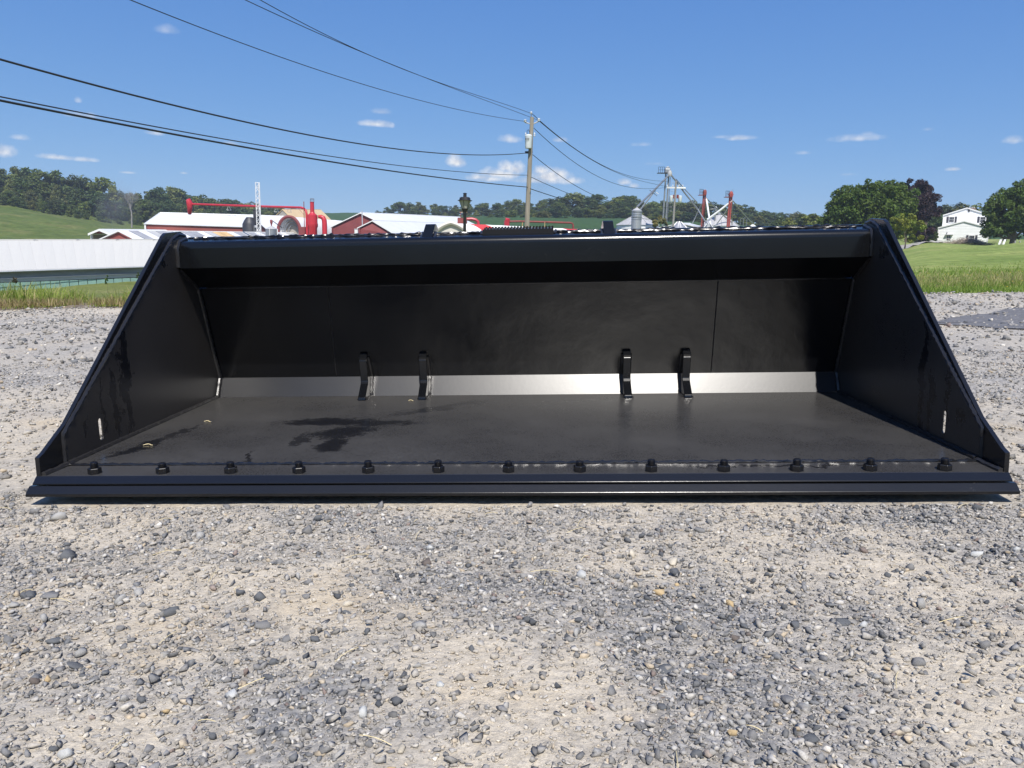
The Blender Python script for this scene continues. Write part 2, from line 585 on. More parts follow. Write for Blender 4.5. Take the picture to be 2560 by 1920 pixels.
def grass_mat(name, c1, c2, c3, fine=6.0, mown=None):
    m, n, l, b = new_mat(name)
    co = n.new('ShaderNodeTexCoord').outputs['Object']
    f1 = noise(n, l, 0.11, 5, 0.6, co)
    f2 = noise(n, l, fine, 4, 0.7, co, stretch=(1, 0.45, 1))
    col = ramp(n, l, f1, [(0.32, c1), (0.5, c2), (0.68, c3)])
    col = mixrgb(n, l, 0.75, col, ramp(n, l, f2, [(0.25, (0.45, 0.45, 0.45)), (0.75, (1.5, 1.5, 1.5))]), 'MULTIPLY')
    if mown:
        f3 = noise(n, l, 0.5, 3, 0.6, co, stretch=mown)
        col = mixrgb(n, l, 0.7, col, ramp(n, l, f3, [(0.35, (0.7, 0.78, 0.6)), (0.65, (1.3, 1.22, 1.25))]), 'MULTIPLY')
    l.new(col, b.inputs['Base Color'])
    b.inputs['Roughness'].default_value = 0.9
    b.inputs['Specular IOR Level'].default_value = 0.15
    bump(n, l, f2, 0.8, 0.15, b)
    return m


M_meadow = grass_mat('meadow_grass', (0.16, 0.215, 0.055), (0.20, 0.25, 0.07), (0.27, 0.29, 0.10), 3.0, mown=(0.25, 1.6, 1))
M_lawn = grass_mat('lawn_grass', (0.10, 0.13, 0.03), (0.15, 0.17, 0.045), (0.19, 0.19, 0.07), 4.0)
M_hillside = grass_mat('pasture_grass', (0.075, 0.105, 0.022), (0.10, 0.135, 0.03), (0.15, 0.155, 0.05), 0.8)
M_field = grass_mat('crop_field', (0.035, 0.075, 0.022), (0.042, 0.085, 0.026), (0.05, 0.095, 0.03), 1.2)


def terrain():
    us = np.unique(np.concatenate([np.linspace(-1.0, 1.05, 124), np.linspace(-2.4, -1, 12), np.linspace(1.05, 2.4, 12)]))
    ds = np.concatenate([12.4 * (110 / 12.4) ** np.linspace(0, 1, 60), 110 * (260 / 110.) ** np.linspace(0, 1, 26)[1:], 260 * (900 / 260.) ** np.linspace(0, 1, 26)[1:]])
    U, D = np.meshgrid(us, ds)
    X, Y = U * D, D
    Z = H(X, Y)
    V = np.stack([X, Y, Z], -1).reshape(-1, 3)
    nu = len(us)
    i, j = np.meshgrid(np.arange(nu - 1), np.arange(len(ds) - 1))
    Fq = np.stack([j * nu + i, j * nu + i + 1, (j + 1) * nu + i + 1, (j + 1) * nu + i], -1).reshape(-1, 4)
    uc, dc = us[i].ravel(), ds[j].ravel()
    right = (uc > 0.2) & (dc < 259)
    lawn = (~right) & (dc < 109)
    hill = (uc < -0.3) & (dc >= 109)
    rest = ~(right | lawn | hill)
    for nm, mk, mt in (('meadow', right, M_meadow), ('lawn', lawn, M_lawn), ('hillside', hill, M_hillside), ('field', rest, M_field)):
        fs = Fq[mk]
        used, inv = np.unique(fs, return_inverse=True)
        ob = link(nm, mesh_np(nm, V[used], inv.reshape(-1, 4), mt, smooth=True))
        ob['kind'] = 'structure'


terrain()


# ------------------------------------------------------------------ gravel lot
def lot_material():
    m, n, l, b = new_mat('gravel_ground')
    co = n.new('ShaderNodeTexCoord').outputs['Object']
    a = n.new('ShaderNodeAttribute')
    a.attribute_name = 'tone'
    sep = n.new('ShaderNodeSeparateColor')
    l.new(a.outputs['Color'], sep.inputs[0])
    dust = sep.outputs[0]
    grain = noise(n, l, 260, 4, 0.7, co)
    mid = noise(n, l, 45, 5, 0.7, co)
    vor = n.new('ShaderNodeTexVoronoi')
    vor.inputs['Scale'].default_value = 75
    l.new(co, vor.inputs['Vector'])
    vs = n.new('ShaderNodeSeparateColor')
    l.new(vor.outputs['Color'], vs.inputs[0])
    stone = ramp(n, l, vs.outputs[0], [(0.0, (0.15, 0.152, 0.156)), (0.45, (0.26, 0.257, 0.255)), (0.8, (0.35, 0.335, 0.315)), (1.0, (0.46, 0.44, 0.40))])
    sand = ramp(n, l, mid, [(0.3, (0.44, 0.385, 0.30)), (0.55, (0.55, 0.485, 0.385)), (0.75, (0.63, 0.565, 0.46))])
    warm = noise(n, l, 2.6, 3, 0.5, co)
    sand = mixrgb(n, l, ramp(n, l, warm, [(0.56, (0, 0, 0)), (0.75, (0.55, 0.55, 0.55))]), sand, (0.52, 0.40, 0.24))
    f = fmath(n, l, 'MULTIPLY_ADD', mid, 0.9, fmath(n, l, 'SUBTRACT', fmath(n, l, 'MULTIPLY', dust, 1.15), 0.42), clamp=True)
    f = fmath(n, l, 'MULTIPLY_ADD', f, 0.9, 0.08, clamp=True)
    col = mixrgb(n, l, f, stone, sand)
    col = mixrgb(n, l, 0.55, col, ramp(n, l, grain, [(0.3, (0.6, 0.6, 0.6)), (0.7, (1.3, 1.3, 1.3))]), 'MULTIPLY')
    l.new(col, b.inputs['Base Color'])
    b.inputs['Roughness'].default_value = 0.92
    b.inputs['Specular IOR Level'].default_value = 0.2
    hgt = fmath(n, l, 'MULTIPLY_ADD', vor.outputs['Distance'], -0.5, fmath(n, l, 'MULTIPLY_ADD', grain, 0.5, mid))
    bump(n, l, hgt, 0.75, 0.008, b)
    return m


M_lot = lot_material()


def axis_grid(lo, hi, step, out_lo, out_hi, g=1.17):
    core = list(np.arange(lo, hi, step))
    a, s = [core[0]], step
    while a[-1] > out_lo:
        s *= g
        a.append(max(a[-1] - min(s, 0.02 + 0.1 * abs(a[-1] - lo) + 0.03), out_lo) if a[-1] > -20 else max(a[-1] - s, out_lo))
    b, s = [core[-1]], step
    while b[-1] < out_hi:
        s *= g
        b.append(min(b[-1] + min(s, 0.02 + 0.1 * abs(b[-1] - hi) + 0.03), out_hi) if b[-1] < 20 else min(b[-1] + s, out_hi))
    return np.array(a[::-1][:-1] + core + b[1:])


gx = axis_grid(-1.65, 1.65, 0.0085, -100, 100)
gy = axis_grid(0.78, 2.12, 0.0085, -100, LOT_EDGE)
GX, GY = np.meshgrid(gx, gy)
GZ = lot_z(GX, GY)
GD = dust_mask(GX, GY)
GZ[-1] = lot_plane(GX[-1], LOT_EDGE)
nu = len(gx)
ii, jj = np.meshgrid(np.arange(nu - 1), np.arange(len(gy) - 1))
FQ = np.stack([jj * nu + ii, jj * nu + ii + 1, (jj + 1) * nu + ii + 1, (jj + 1) * nu + ii], -1).reshape(-1, 4)
lot = link('gravel_lot', mesh_np('gravel_lot', np.stack([GX, GY, GZ], -1).reshape(-1, 3), FQ, M_lot, np.repeat(GD.reshape(-1, 1), 3, 1), smooth=True))
lot['kind'] = 'structure'

# icosahedron for stones
_p = (1 + 5 ** 0.5) / 2
ICO_V = np.array([(-1, _p, 0), (1, _p, 0), (-1, -_p, 0), (1, -_p, 0), (0, -1, _p), (0, 1, _p), (0, -1, -_p), (0, 1, -_p), (_p, 0, -1), (_p, 0, 1), (-_p, 0, -1), (-_p, 0, 1)], float)
ICO_V /= np.linalg.norm(ICO_V[0])
ICO_F = np.array([(0, 11, 5), (0, 5, 1), (0, 1, 7), (0, 7, 10), (0, 10, 11), (1, 5, 9), (5, 11, 4), (11, 10, 2), (10, 7, 6), (7, 1, 8), (3, 9, 4), (3, 4, 2), (3, 2, 6), (3, 6, 8), (3, 8, 9), (4, 9, 5), (2, 4, 11), (6, 2, 10), (8, 6, 7), (9, 8, 1)])

M_stone = attr_mat('stone_surface', (1, 1, 1), 0.85, 0.3)
_n, _l = M_stone.node_tree.nodes, M_stone.node_tree.links
_b = _n['Principled BSDF']
_co = _n.new('ShaderNodeTexCoord').outputs['Object']
_a = [q for q in _n if q.type == 'ATTRIBUTE'][0]
_c = mixrgb(_n, _l, 0.6, _a.outputs['Color'], ramp(_n, _l, noise(_n, _l, 140, 5, 0.7, _co), [(0.3, (0.65, 0.65, 0.65)), (0.7, (1.35, 1.34, 1.3))]), 'MULTIPLY')
_l.new(_c, _b.inputs['Base Color'])
bump(_n, _l, noise(_n, _l, 220, 4, 0.65, _co), 0.5, 0.004, _b)

PAL = np.array([(0.10, 0.104, 0.11), (0.16, 0.162, 0.166), (0.215, 0.212, 0.212), (0.275, 0.268, 0.26), (0.35, 0.335, 0.315), (0.36, 0.34, 0.31), (0.44, 0.42, 0.39), (0.40, 0.33, 0.24), (0.22, 0.17, 0.15), (0.55, 0.52, 0.47)])


def in_bucket(x, y, m=0.0):
    bx = BW[0, 0] * (x - BT[0]) + BW[1, 0] * (y - BT[1])
    by = BW[0, 1] * (x - BT[0]) + BW[1, 1] * (y - BT[1])
    return (np.abs(bx) < 1.385 + m) & (by > -0.072 - m * .5) & (by < 1.6)


def hull_shape(k, rg):
    import bmesh
    p = rg.normal(size=(k, 3))
    p /= np.linalg.norm(p, axis=1)[:, None]
    p *= rg.uniform(.72, 1.15, (k, 1))
    bm = bmesh.new()
    for q in p:
        bm.verts.new(q)
    r = bmesh.ops.convex_hull(bm, input=bm.verts)
    bmesh.ops.delete(bm, geom=[v for v in bm.verts if not v.link_faces], context='VERTS')
    bmesh.ops.triangulate(bm, faces=bm.faces)
    bm.verts.index_update()
    out = np.array([v.co[:] for v in bm.verts]), np.array([[v.index for v in f.verts] for f in bm.faces])
    bm.free()
    return out


HULLS = [hull_shape(int(RNG.integers(8, 12)), RNG) for _ in range(40)]


def gravel_mesh(name, x, y, r, dusty):
    """Angular crushed stones, each an uneven polyhedron bedded in the ground."""
    n = len(x)
    dm = dust_mask(x, y)
    sc = np.stack([RNG.uniform(0.85, 1.5, n), RNG.uniform(0.6, 1.0, n), RNG.uniform(0.4, 0.85, n)], 1) * r[:, None]
    w = np.array([.17, .21, .18, .14, .12, .08, .045, .05, .02, .02])
    pc = PAL[RNG.choice(len(PAL), n, p=w / w.sum())] * RNG.uniform(0.8, 1.25, (n, 1))
    dc = np.array([0.56, 0.50, 0.41]) * RNG.uniform(0.85, 1.15, (n, 1))
    k = np.clip(dm * dusty * np.clip(1.25 - r / np.median(r) * .28, .35, 1) + RNG.normal(0, 0.16, n), 0, 0.9)[:, None]  # less dust on bigger stones, the darker colour standing in for their shaded fronts
    pc = pc * (1 - k) + dc * k
    z = lot_z(x, y) + sc[:, 2] * RNG.uniform(0.0, 0.85, n)
    th = RNG.uniform(0, 2 * np.pi, n)
    tl = RNG.normal(0, 0.3, n)
    sid = RNG.integers(0, len(HULLS), n)
    Vs, Fs, Ts, base = [], [], [], 0
    for h, (hv, hf) in enumerate(HULLS):
        m = np.where(sid == h)[0]
        if not len(m):
            continue
        V = hv[None] * sc[m][:, None, :]
        c, s_ = np.cos(tl[m])[:, None], np.sin(tl[m])[:, None]
        V = np.stack([V[..., 0] * c - V[..., 2] * s_, V[..., 1], V[..., 0] * s_ + V[..., 2] * c], -1)
        c, s_ = np.cos(th[m])[:, None], np.sin(th[m])[:, None]
        V = np.stack([V[..., 0] * c - V[..., 1] * s_, V[..., 0] * s_ + V[..., 1] * c, V[..., 2]], -1)
        V = V + np.stack([x[m], y[m], z[m]], -1)[:, None, :]
        Vs.append(V.reshape(-1, 3))
        Fs.append((hf[None] + len(hv) * np.arange(len(m))[:, None, None]).reshape(-1, 3) + base)
        Ts.append(np.repeat(pc[m], len(hv), 0))
        base += len(hv) * len(m)
    return mesh_np(name, np.concatenate(Vs), np.concatenate(Fs), M_stone, np.concatenate(Ts))


def scatter(n, x0, x1, y0, y1, keep):
    x, y = RNG.uniform(x0, x1, n), RNG.uniform(y0, y1, n)
    k = keep(x, y)
    return x[k], y[k]


# fine gravel in front of the bucket, coarser beyond
def near_keep(x, y):
    wedge = np.abs(x) < 0.25 + 0.78 * y
    return wedge & ~in_bucket(x, y) & (RNG.random(len(x)) < 1.06 - 0.76 * dust_mask(x, y))


xs_, ys_ = scatter(185000, -1.95, 1.95, 0.8, 2.25, near_keep)
rs_ = np.clip(RNG.lognormal(math.log(0.0027), 0.60, len(xs_)), 0.0014, 0.0098)
g1 = link('gravel', gravel_mesh('gravel', xs_, ys_, rs_, 0.78), lot)
g1['kind'] = 'stuff'


def side_keep(x, y):
    return (np.abs(x) > 0.43 * y - 0.55) & (np.abs(x) < 0.9 + 0.84 * y) & ~in_bucket(x, y) & (RNG.random(len(x)) < 1.1 - 0.6 * dust_mask(x, y))


xs_, ys_ = scatter(52000, -5.2, 5.2, 2.2, 5.2, side_keep)
rs_ = np.clip(RNG.lognormal(math.log(0.0065), 0.4, len(xs_)), 0.003, 0.02)
g2 = link('gravel', gravel_mesh('gravel', xs_, ys_, rs_, 0.45), lot)
g2['kind'] = 'stuff'
xs_, ys_ = scatter(30000, -11, 11, 5.2, 12.3, side_keep)
rs_ = np.clip(RNG.lognormal(math.log(0.014), 0.4, len(xs_)), 0.006, 0.045)
g3 = link('gravel', gravel_mesh('gravel', xs_, ys_, rs_, 0.4), lot)
g3['kind'] = 'stuff'


xs_, ys_ = scatter(52000, -3.4, 3.4, 0.7, 2.6, lambda x, y: (np.abs(x) > 0.22 + 0.76 * y) & (np.abs(x) < 1.1 + 1.0 * y) & ~in_bucket(x, y) & (RNG.random(len(x)) < 1.1 - 0.7 * dust_mask(x, y)))
rs_ = np.clip(RNG.lognormal(math.log(0.0052), 0.42, len(xs_)), 0.003, 0.013)
g4 = link('gravel', gravel_mesh('gravel', xs_, ys_, rs_, 0.7), lot)
g4['kind'] = 'stuff'


# the stones one can pick out: 300 single pieces
def ico2():
    V = [tuple(v) for v in ICO_V]
    cache, Fc = {}, []

    def mid(a, b):
        k = (min(a, b), max(a, b))
        if k not in cache:
            p = (np.array(V[a]) + np.array(V[b])) / 2
            V.append(tuple(p / np.linalg.norm(p)))
            cache[k] = len(V) - 1
        return cache[k]
    for a, b, c in ICO_F:
        d, e, f = mid(a, b), mid(b, c), mid(c, a)
        Fc += [(a, d, f), (b, e, d), (c, f, e), (d, e, f)]
    return np.array(V), np.array(Fc)


I2V, I2F = ico2()
TONES = {'k': (0.085, 0.09, 0.098), 'd': (0.13, 0.135, 0.142), 'm': (0.22, 0.215, 0.21), 'l': (0.37, 0.36, 0.34), 'w': (0.52, 0.52, 0.5), 'c': (0.56, 0.50, 0.40), 't': (0.52, 0.39, 0.22), 'b': (0.15, 0.125, 0.11)}
STONE_MESH = {}
for tn, tc_ in TONES.items():
    STONE_MESH[tn] = []
    for k in range(7 if tn in 'dml' else 4):
        v, hf_ = hull_shape(int(RNG.integers(13, 22)), RNG)
        tone = np.array(tc_) * RNG.uniform(0.85, 1.15, (len(v), 1))
        STONE_MESH[tn].append(mesh_np('stone', v, hf_, M_stone, tone))
STONES = [(139, 1599, 48, 'd'), (191, 1664, 45, 'd'), (204, 1630, 40, 'l'), (427, 1532, 40, 'd'), (304, 1498, 36, 'l'), (167, 1389, 40, 'd'), (343, 1480, 36, 'l'), (577, 1731, 44, 'w'), (414, 1768, 26, 't'),
          (321, 1252, 36, 'm'), (134, 1870, 27, 'd'), (74, 1486, 33, 'd'), (126, 1482, 58, 'm'), (412, 1642, 28, 'l'), (236, 1701, 32, 'm'), (150, 1300, 40, 'l'), (89, 1282, 36, 'm'), (497, 1341, 30, 'l'),
          (568, 1272, 24, 'm'), (300, 1573, 28, 'm'), (35, 1510, 30, 'l'), (110, 1545, 28, 'l'), (60, 1490, 26, 'd'), (20, 1598, 34, 'm'), (1067, 1404, 30, 'b'), (1184, 1404, 22, 'l'), (1048, 1575, 38, 'l'), (1043, 1680, 28, 'l'),
          (907, 1792, 40, 'w'), (991, 1762, 36, 'd'), (1004, 1879, 34, 'c'), (1245, 1556, 18, 'l'), (842, 1491, 26, 'k'), (794, 1306, 28, 'd'), (818, 1306, 22, 'm'), (770, 1332, 34, 'm'), (657, 1567, 38, 'm'), (716, 1597, 32, 'm'),
          (788, 1606, 28, 'd'), (683, 1656, 28, 'd'), (1074, 1363, 26, 'w'), (950, 1269, 30, 'm'), (918, 1267, 24, 'c'), (1180, 1630, 24, 'd'), (857, 1740, 34, 'm'), (1681, 1406, 48, 'c'), (1579, 1389, 28, 'c'), (1683, 1434, 36, 'd'),
          (1647, 1478, 32, 't'), (1825, 1502, 26, 't'), (1456, 1443, 30, 'w'), (1378, 1538, 20, 'l'), (1441, 1595, 32, 'l'), (1419, 1604, 24, 'k'), (1447, 1560, 26, 'd'), (1577, 1582, 18, 'k'), (1662, 1673, 50, 'd'), (1757, 1697, 46, 'm'),
          (1532, 1738, 36, 'm'), (1436, 1788, 22, 'l'), (1493, 1888, 30, 'l'), (1640, 1900, 34, 'm'), (1825, 1818, 24, 'l'), (1831, 1842, 28, 't'), (1881, 1851, 36, 'm'), (1740, 1901, 32, 'd'), (1595, 1697, 18, 'w'), (1790, 1883, 26, 'm'),
          (1601, 1827, 42, 'm'), (1352, 1881, 24, 'm'), (2026, 1855, 50, 'd'), (2317, 1291, 34, 'm'), (1996, 1259, 28, 'l'), (2300, 1512, 38, 'l'), (2443, 1389, 30, 'w'), (2276, 1421, 24, 'm'), (2460, 1617, 36, 'm'), (2297, 1653, 40, 'm'),
          (2111, 1558, 50, 'd'), (1966, 1755, 48, 'm'), (2015, 1760, 16, 'w'), (2436, 1556, 24, 'l'), (2389, 1560, 34, 'm'), (2393, 1582, 26, 'l'), (2434, 1593, 16, 'l'), (2551, 1764, 32, 'w'), (2115, 1354, 24, 'd'), (2182, 1478, 24, 'm'),
          (2180, 1825, 18, 'k'), (2445, 1423, 14, 'w'), (2445, 1274, 30, 'd'), (2475, 1855, 22, 'd'), (2540, 1380, 20, 'w'), (1750, 1330, 28, 'm'), (1720, 1305, 24, 'l'), (1548, 1280, 22, 'm'), (1330, 1252, 26, 'm'), (1290, 1400, 20, 'd'),
          (2290, 1272, 20, 'k'), (700, 1410, 24, 'm'), (745, 1445, 26, 'l'), (650, 1500, 32, 'd'), (870, 1510, 26, 'c'), (770, 1460, 30, 'm'), (530, 1830, 26, 'd'), (600, 1490, 34, 'd'), (1700, 1570, 28, 'd'), (1860, 1560, 28, 'd')]
PLACED = []
scount = 0


def put_stone(x, y, r, tn, flat):
    global scount
    me = random.choice(STONE_MESH[tn])
    o = link('stone', me, lot)
    sx, sy, sz = r * random.uniform(1.0, 1.2), r * random.uniform(0.7, 0.95), r * random.uniform(0.6, 0.95) * flat
    o.location = (x, y, float(lot_z(x, y)) + sz * 0.42)
    o.rotation_euler = (random.uniform(-.25, .25), random.uniform(-.25, .25), random.uniform(0, 6.28))
    o.scale = (sx, sy, sz)
    PLACED.append((x, y, r))
    scount += 1


for (px, py, wpx, tn) in STONES:
    r_ = ray(px, py)
    t_ = (LOT_N @ LOT_P) / (LOT_N @ r_)
    p_ = r_ * t_
    rad = wpx / F_PX * (p_ @ fw) / 2
    if in_bucket(p_[0], p_[1], rad):
        continue
    put_stone(p_[0], p_[1], rad, tn, 0.55 if wpx > 44 and py > 1400 else 1.0)
while scount < 298:
    y = random.uniform(0.86, 2.2)
    x = random.uniform(-1, 1) * (0.05 + 0.70 * y)
    rad = min(max(random.lognormvariate(math.log(0.0058), 0.30), 0.004), 0.0115)
    if in_bucket(x, y, rad) or any((x - a) ** 2 + (y - b) ** 2 < (rad + c) ** 2 for a, b, c in PLACED):
        continue
    put_stone(x, y, rad, random.choice('kddddmmmmmmllllwcbt'), 1.0)

# darker asphalt strip at the right of the lot
M_asphalt = plain('old_asphalt', (0.135, 0.132, 0.135), 0.9, 0.35, 25, bmp=0.6, bscale=120)
apoly = [(4.05, 7.5), (4.3, 6.75), (5.6, 5.9), (8.5, 5.2), (11, 5.2), (11, 10.6), (8.2, 10.0), (6.2, 9.2), (4.9, 8.45)]
av = []
for i in range(len(apoly)):
    a, b = np.array(apoly[i]), np.array(apoly[(i + 1) % len(apoly)])
    for k in range(12):
        p = a + (b - a) * k / 12 + RNG.normal(0, 0.035, 2)
        av.append((p[0], p[1]))
ac = np.mean(av, 0)
mb = MB()
R_ = 8
ring = [[ac + (np.array(p) - ac) * k / R_ for p in av] for k in range(1, R_ + 1)]
pts = [(q[0], q[1], float(lot_z(q[0], q[1])) + 0.012) for rg in ring for q in rg]
na = len(av)
pts.append((ac[0], ac[1], float(lot_z(ac[0], ac[1])) + 0.012))
fc = [(k * na + i, k * na + (i + 1) % na, (k + 1) * na + (i + 1) % na, (k + 1) * na + i) for k in range(R_ - 1) for i in range(na)] + [(i, (i + 1) % na, len(pts) - 1) for i in range(na)]
mb.add(pts, fc)
strip = mb.build('asphalt_strip', M_asphalt, smooth=True)
strip['kind'] = 'structure'

# ================================================================== loader bucket
bucket = thing('loader_bucket', 'wide black steel loader bucket lying open on the gravel in front', 'loader bucket')
bucket.matrix_world = Matrix([list(BW[r]) + [BT[r]] for r in range(3)] + [[0, 0, 0, 1]])
X_, Y_, Z_ = (1, 0, 0), (0, 1, 0), (0, 0, 1)
FLOOR_SMEARS = [((-.70, .68, -.01), X_, Y_, .24, .085, .95), ((-.60, .52, -.01), (.8, .6, 0), (-.6, .8, 0), .16, .10, .9), ((-.60, .34, -.01), X_, Y_, .06, .14, .9),
                ((-.72, .40, -.01), X_, Y_, .03, .13, .7), ((-.52, .66, -.01), X_, Y_, .18, .05, .8), ((-.32, .95, -.01), (.78, .62, 0), (-.62, .78, 0), .30, .06, .6),
                ((-1.23, .32, -.01), (.35, .94, 0), (.94, -.35, 0), .20, .045, .9), ((-1.2, .52, -.01), (.2, .98, 0), (.98, -.2, 0), .16, .03, .7), ((-.81, .16, -.01), (-.3, .95, 0), (.95, .3, 0), .11, .015, .8),
                ((.75, .05, -.01), X_, Y_, .36, .014, .8)]
PANEL_SMEARS = [((-1.345, .47, .19), (0, -.05, 1), Y_, .26, .035, 1.0), ((-1.345, .40, .10), (0, -.05, 1), Y_, .16, .025, .9), ((-1.345, .31, .12), (0, 0, 1), Y_, .13, .012, .9), ((-1.345, .20, .09), (0, 0, 1), Y_, .05, .02, .7),
                ((-1.36, .82, .585), Y_, Z_, .05, .03, 1.0)]
M_floor = paint_mat('dusty_black_paint_floor', 0.85, 0.17, FLOOR_SMEARS, dust_col=(0.092, 0.088, 0.083), settle=True)
M_side = paint_mat('black_paint_side', 0.8, 0.2, PANEL_SMEARS, dust_col=(0.072, 0.063, 0.054))
M_back = paint_mat('black_paint_back', 0.03, 0.22, orange=0.10, black=(.004, .0045, .006), dent=14.0)
M_bend = paint_mat('black_paint_bend', 0.04, 0.31, orange=0.025)
M_beam = paint_mat('black_paint_beam', 0.03, 0.16, scratch=True, orange=0.03, black=(.0035, .004, .005))
M_cut = paint_mat('black_paint_edge', 0.05, 0.22, black=(.008, .0082, .0095), scratch=True)
M_weld = paint_mat('black_paint_weld', 0.35, 0.24, orange=0.3)
M_weld2 = paint_mat('glossy_black_weld', 0.04, 0.22, orange=0.12)
M_nut = paint_mat('black_oxide_bolt', 0.03, 0.32, black=(0.006, 0.006, 0.007))


def side_x(y, s, base=1.340):
    return s * (base + 0.023 * y)


def plate(poly, s, off, thick, holes=()):
    """A side plate: outline in (Y, Z), real thickness outward, holes cut through."""
    mb = MB()
    loops = [poly] + list(holes)
    flat = [p for lp in loops for p in lp]
    tris = tessellate_polygon([[Vector((p[0], p[1], 0)) for p in lp] for lp in loops])
    n = len(flat)
    V = [(side_x(p[0], s) + s * off, p[0], p[1]) for p in flat] + [(side_x(p[0], s) + s * (off + thick), p[0], p[1]) for p in flat]
    Fc = []
    for t in tris:
        a, b, c = [np.array(flat[i]) for i in t]
        ccw = (b[0] - a[0]) * (c[1] - a[1]) - (b[1] - a[1]) * (c[0] - a[0]) > 0
        t = t if ccw == (s < 0) else t[::-1]
        Fc += [tuple(t), tuple(i + n for i in t[::-1])]
    k = 0
    for lp in loops:
        m = len(lp)
        Fc += [(k + i, k + (i + 1) % m, n + k + (i + 1) % m, n + k + i) for i in range(m)]
        k += m
    return mb.add(V, Fc)


def fix_normals(ob):
    import bmesh
    bm = bmesh.new()
    bm.from_mesh(ob.data)
    bmesh.ops.recalc_face_normals(bm, faces=bm.faces)
    bm.to_mesh(ob.data)
    bm.free()
    return ob


def ext_x(prof, x0, x1, taper=0.0, nx=1):
    """Profile in (Y, Z) swept along X."""
    mb = MB()
    k = len(prof)
    V = []
    for i in range(nx + 1):
        t = i / nx
        for (y, z) in prof:
            xa, xb = x0 - taper * y, x1 + taper * y
            V.append((xa + (xb - xa) * t, y, z))
    Fc = [tuple(range(k)), tuple(nx * k + j for j in range(k))[::-1]]
    Fc += [(i * k + j, (i + 1) * k + j, (i + 1) * k + (j + 1) % k, i * k + (j + 1) % k) for i in range(nx) for j in range(k)]
    return mb.add(V, Fc)


HX = 1.339
fix_normals(ext_x([(.088, -.012), (1.232, -.012), (1.236, -.026), (.088, -.026)], -HX, HX, 0.023).build('floor_plate', M_floor, bucket))
fix_normals(ext_x([(.085, -.0135), (-.025, -.0135), (-.0455, -.031), (-.0455, -.0345), (.085, -.0345)], -1.359, 1.359).build('base_edge', M_floor, bucket, bevel=.0015))
fix_normals(ext_x([(.06, -.0375), (-.047, -.0375), (-.0665, -.055), (-.0665, -.0635), (.06, -.0635)], -1.368, 1.368).build('cutting_edge', M_cut, bucket, bevel=.0012))
fix_normals(ext_x([(1.234, -.012), (1.280, .069), (1.292, .062), (1.246, -.022)], -HX, HX, 0.023).build('bend_plate', M_bend, bucket))
fix_normals(ext_x([(1.2805, .0695), (1.128, .478), (1.140, .484), (1.293, .063)], -HX, HX, 0.023).build('back_plate', M_back, bucket))
fix_normals(ext_x([(1.124, .4795), (.957, .5615), (.962, .572), (1.129, .490)], -HX, HX, 0.023).build('under_plate', M_back, bucket))
# top beam: front face, rolled edge, top face rising to the rear
prof = [(.951, .5635), (.9555, .640)]
for k in range(1, 8):
    a = math.pi * (1 - k / 8 * 0.43) 
    prof.append((.9865 + .031 * math.cos(a), .6405 + .031 * math.sin(a)))
prof += [(.995, .6708), (1.062, .684), (1.075, .676), (1.135, .515), (1.125, .497), (.968, .575)]
bm_ = fix_normals(ext_x(prof, -HX + .002, HX - .002, 0.023, nx=40).build('top_beam', M_beam, bucket, smooth=True))
fix_normals(ext_x([(1.062, .688), (1.078, .6905), (1.078, .672), (1.066, .672)], -HX, HX, 0.023, nx=1).build('rear_plate', M_back, bucket, bevel=.001))


def slot(cy, z0, z1, r):
    return [(cy + r * math.cos(a), (z1 if math.sin(a) >= 0 else z0) + r * math.sin(a) * (1 if True else 0)) for a in [math.pi * 2 * (k + .5) / 12 for k in range(12)]]


INNER = [(.098, -.03), (.1, .079), (.5, .365), (.93, .672), (.99, .69), (1.062, .688), (1.10, .66), (1.145, .49), (1.306, .066), (1.26, -.03)]
OUTER = [(-.026, -.034), (-.024, .040), (.0, .048), (.118, .110), (.862, .690), (.885, .701), (1.012, .711), (1.045, .703), (1.062, .672), (1.02, .60), (.90, .58), (.262, .128), (.262, -.034)]
for s in (-1, 1):
    cy = .293 if s < 0 else .309
    sl = slot(cy, .028, .079, .0105)
    fix_normals(plate(INNER, s, 0.0, .005, [sl]).build('side_plate', M_side, bucket, bevel=.001))
    fix_normals(plate(OUTER, s, .0053, .0135, ()).build('side_cutter', M_cut, bucket, bevel=.0015))


def weld(pts, r, seed, step=.011, mat=None, lump=0.0):
    """A hand-laid weld bead: an uneven ridge along the joint."""
    rr = random.Random(seed)
    pts = [np.array(p, float) for p in pts]
    out, rad = [], []
    for a, b in zip(pts[:-1], pts[1:]):
        n = max(2, int(np.linalg.norm(b - a) / step))
        for k in range(n):
            out.append(a + (b - a) * k / n + np.array([rr.gauss(0, r * .07) for _ in range(3)]))
            rad.append(r * (0.92 + 0.16 * rr.random()) * (1.06 if k % 2 else 0.94) * (1 + lump * rr.uniform(-1, .6)))
            if lump:
                out[-1] = out[-1] + np.array([0, rr.gauss(0, r * lump * .5), rr.gauss(0, r * lump * .35)])
    out.append(pts[-1])
    rad.append(r)
    return MB().tube(out, rad, 7).build('weld_bead', mat or M_weld, bucket, smooth=True)


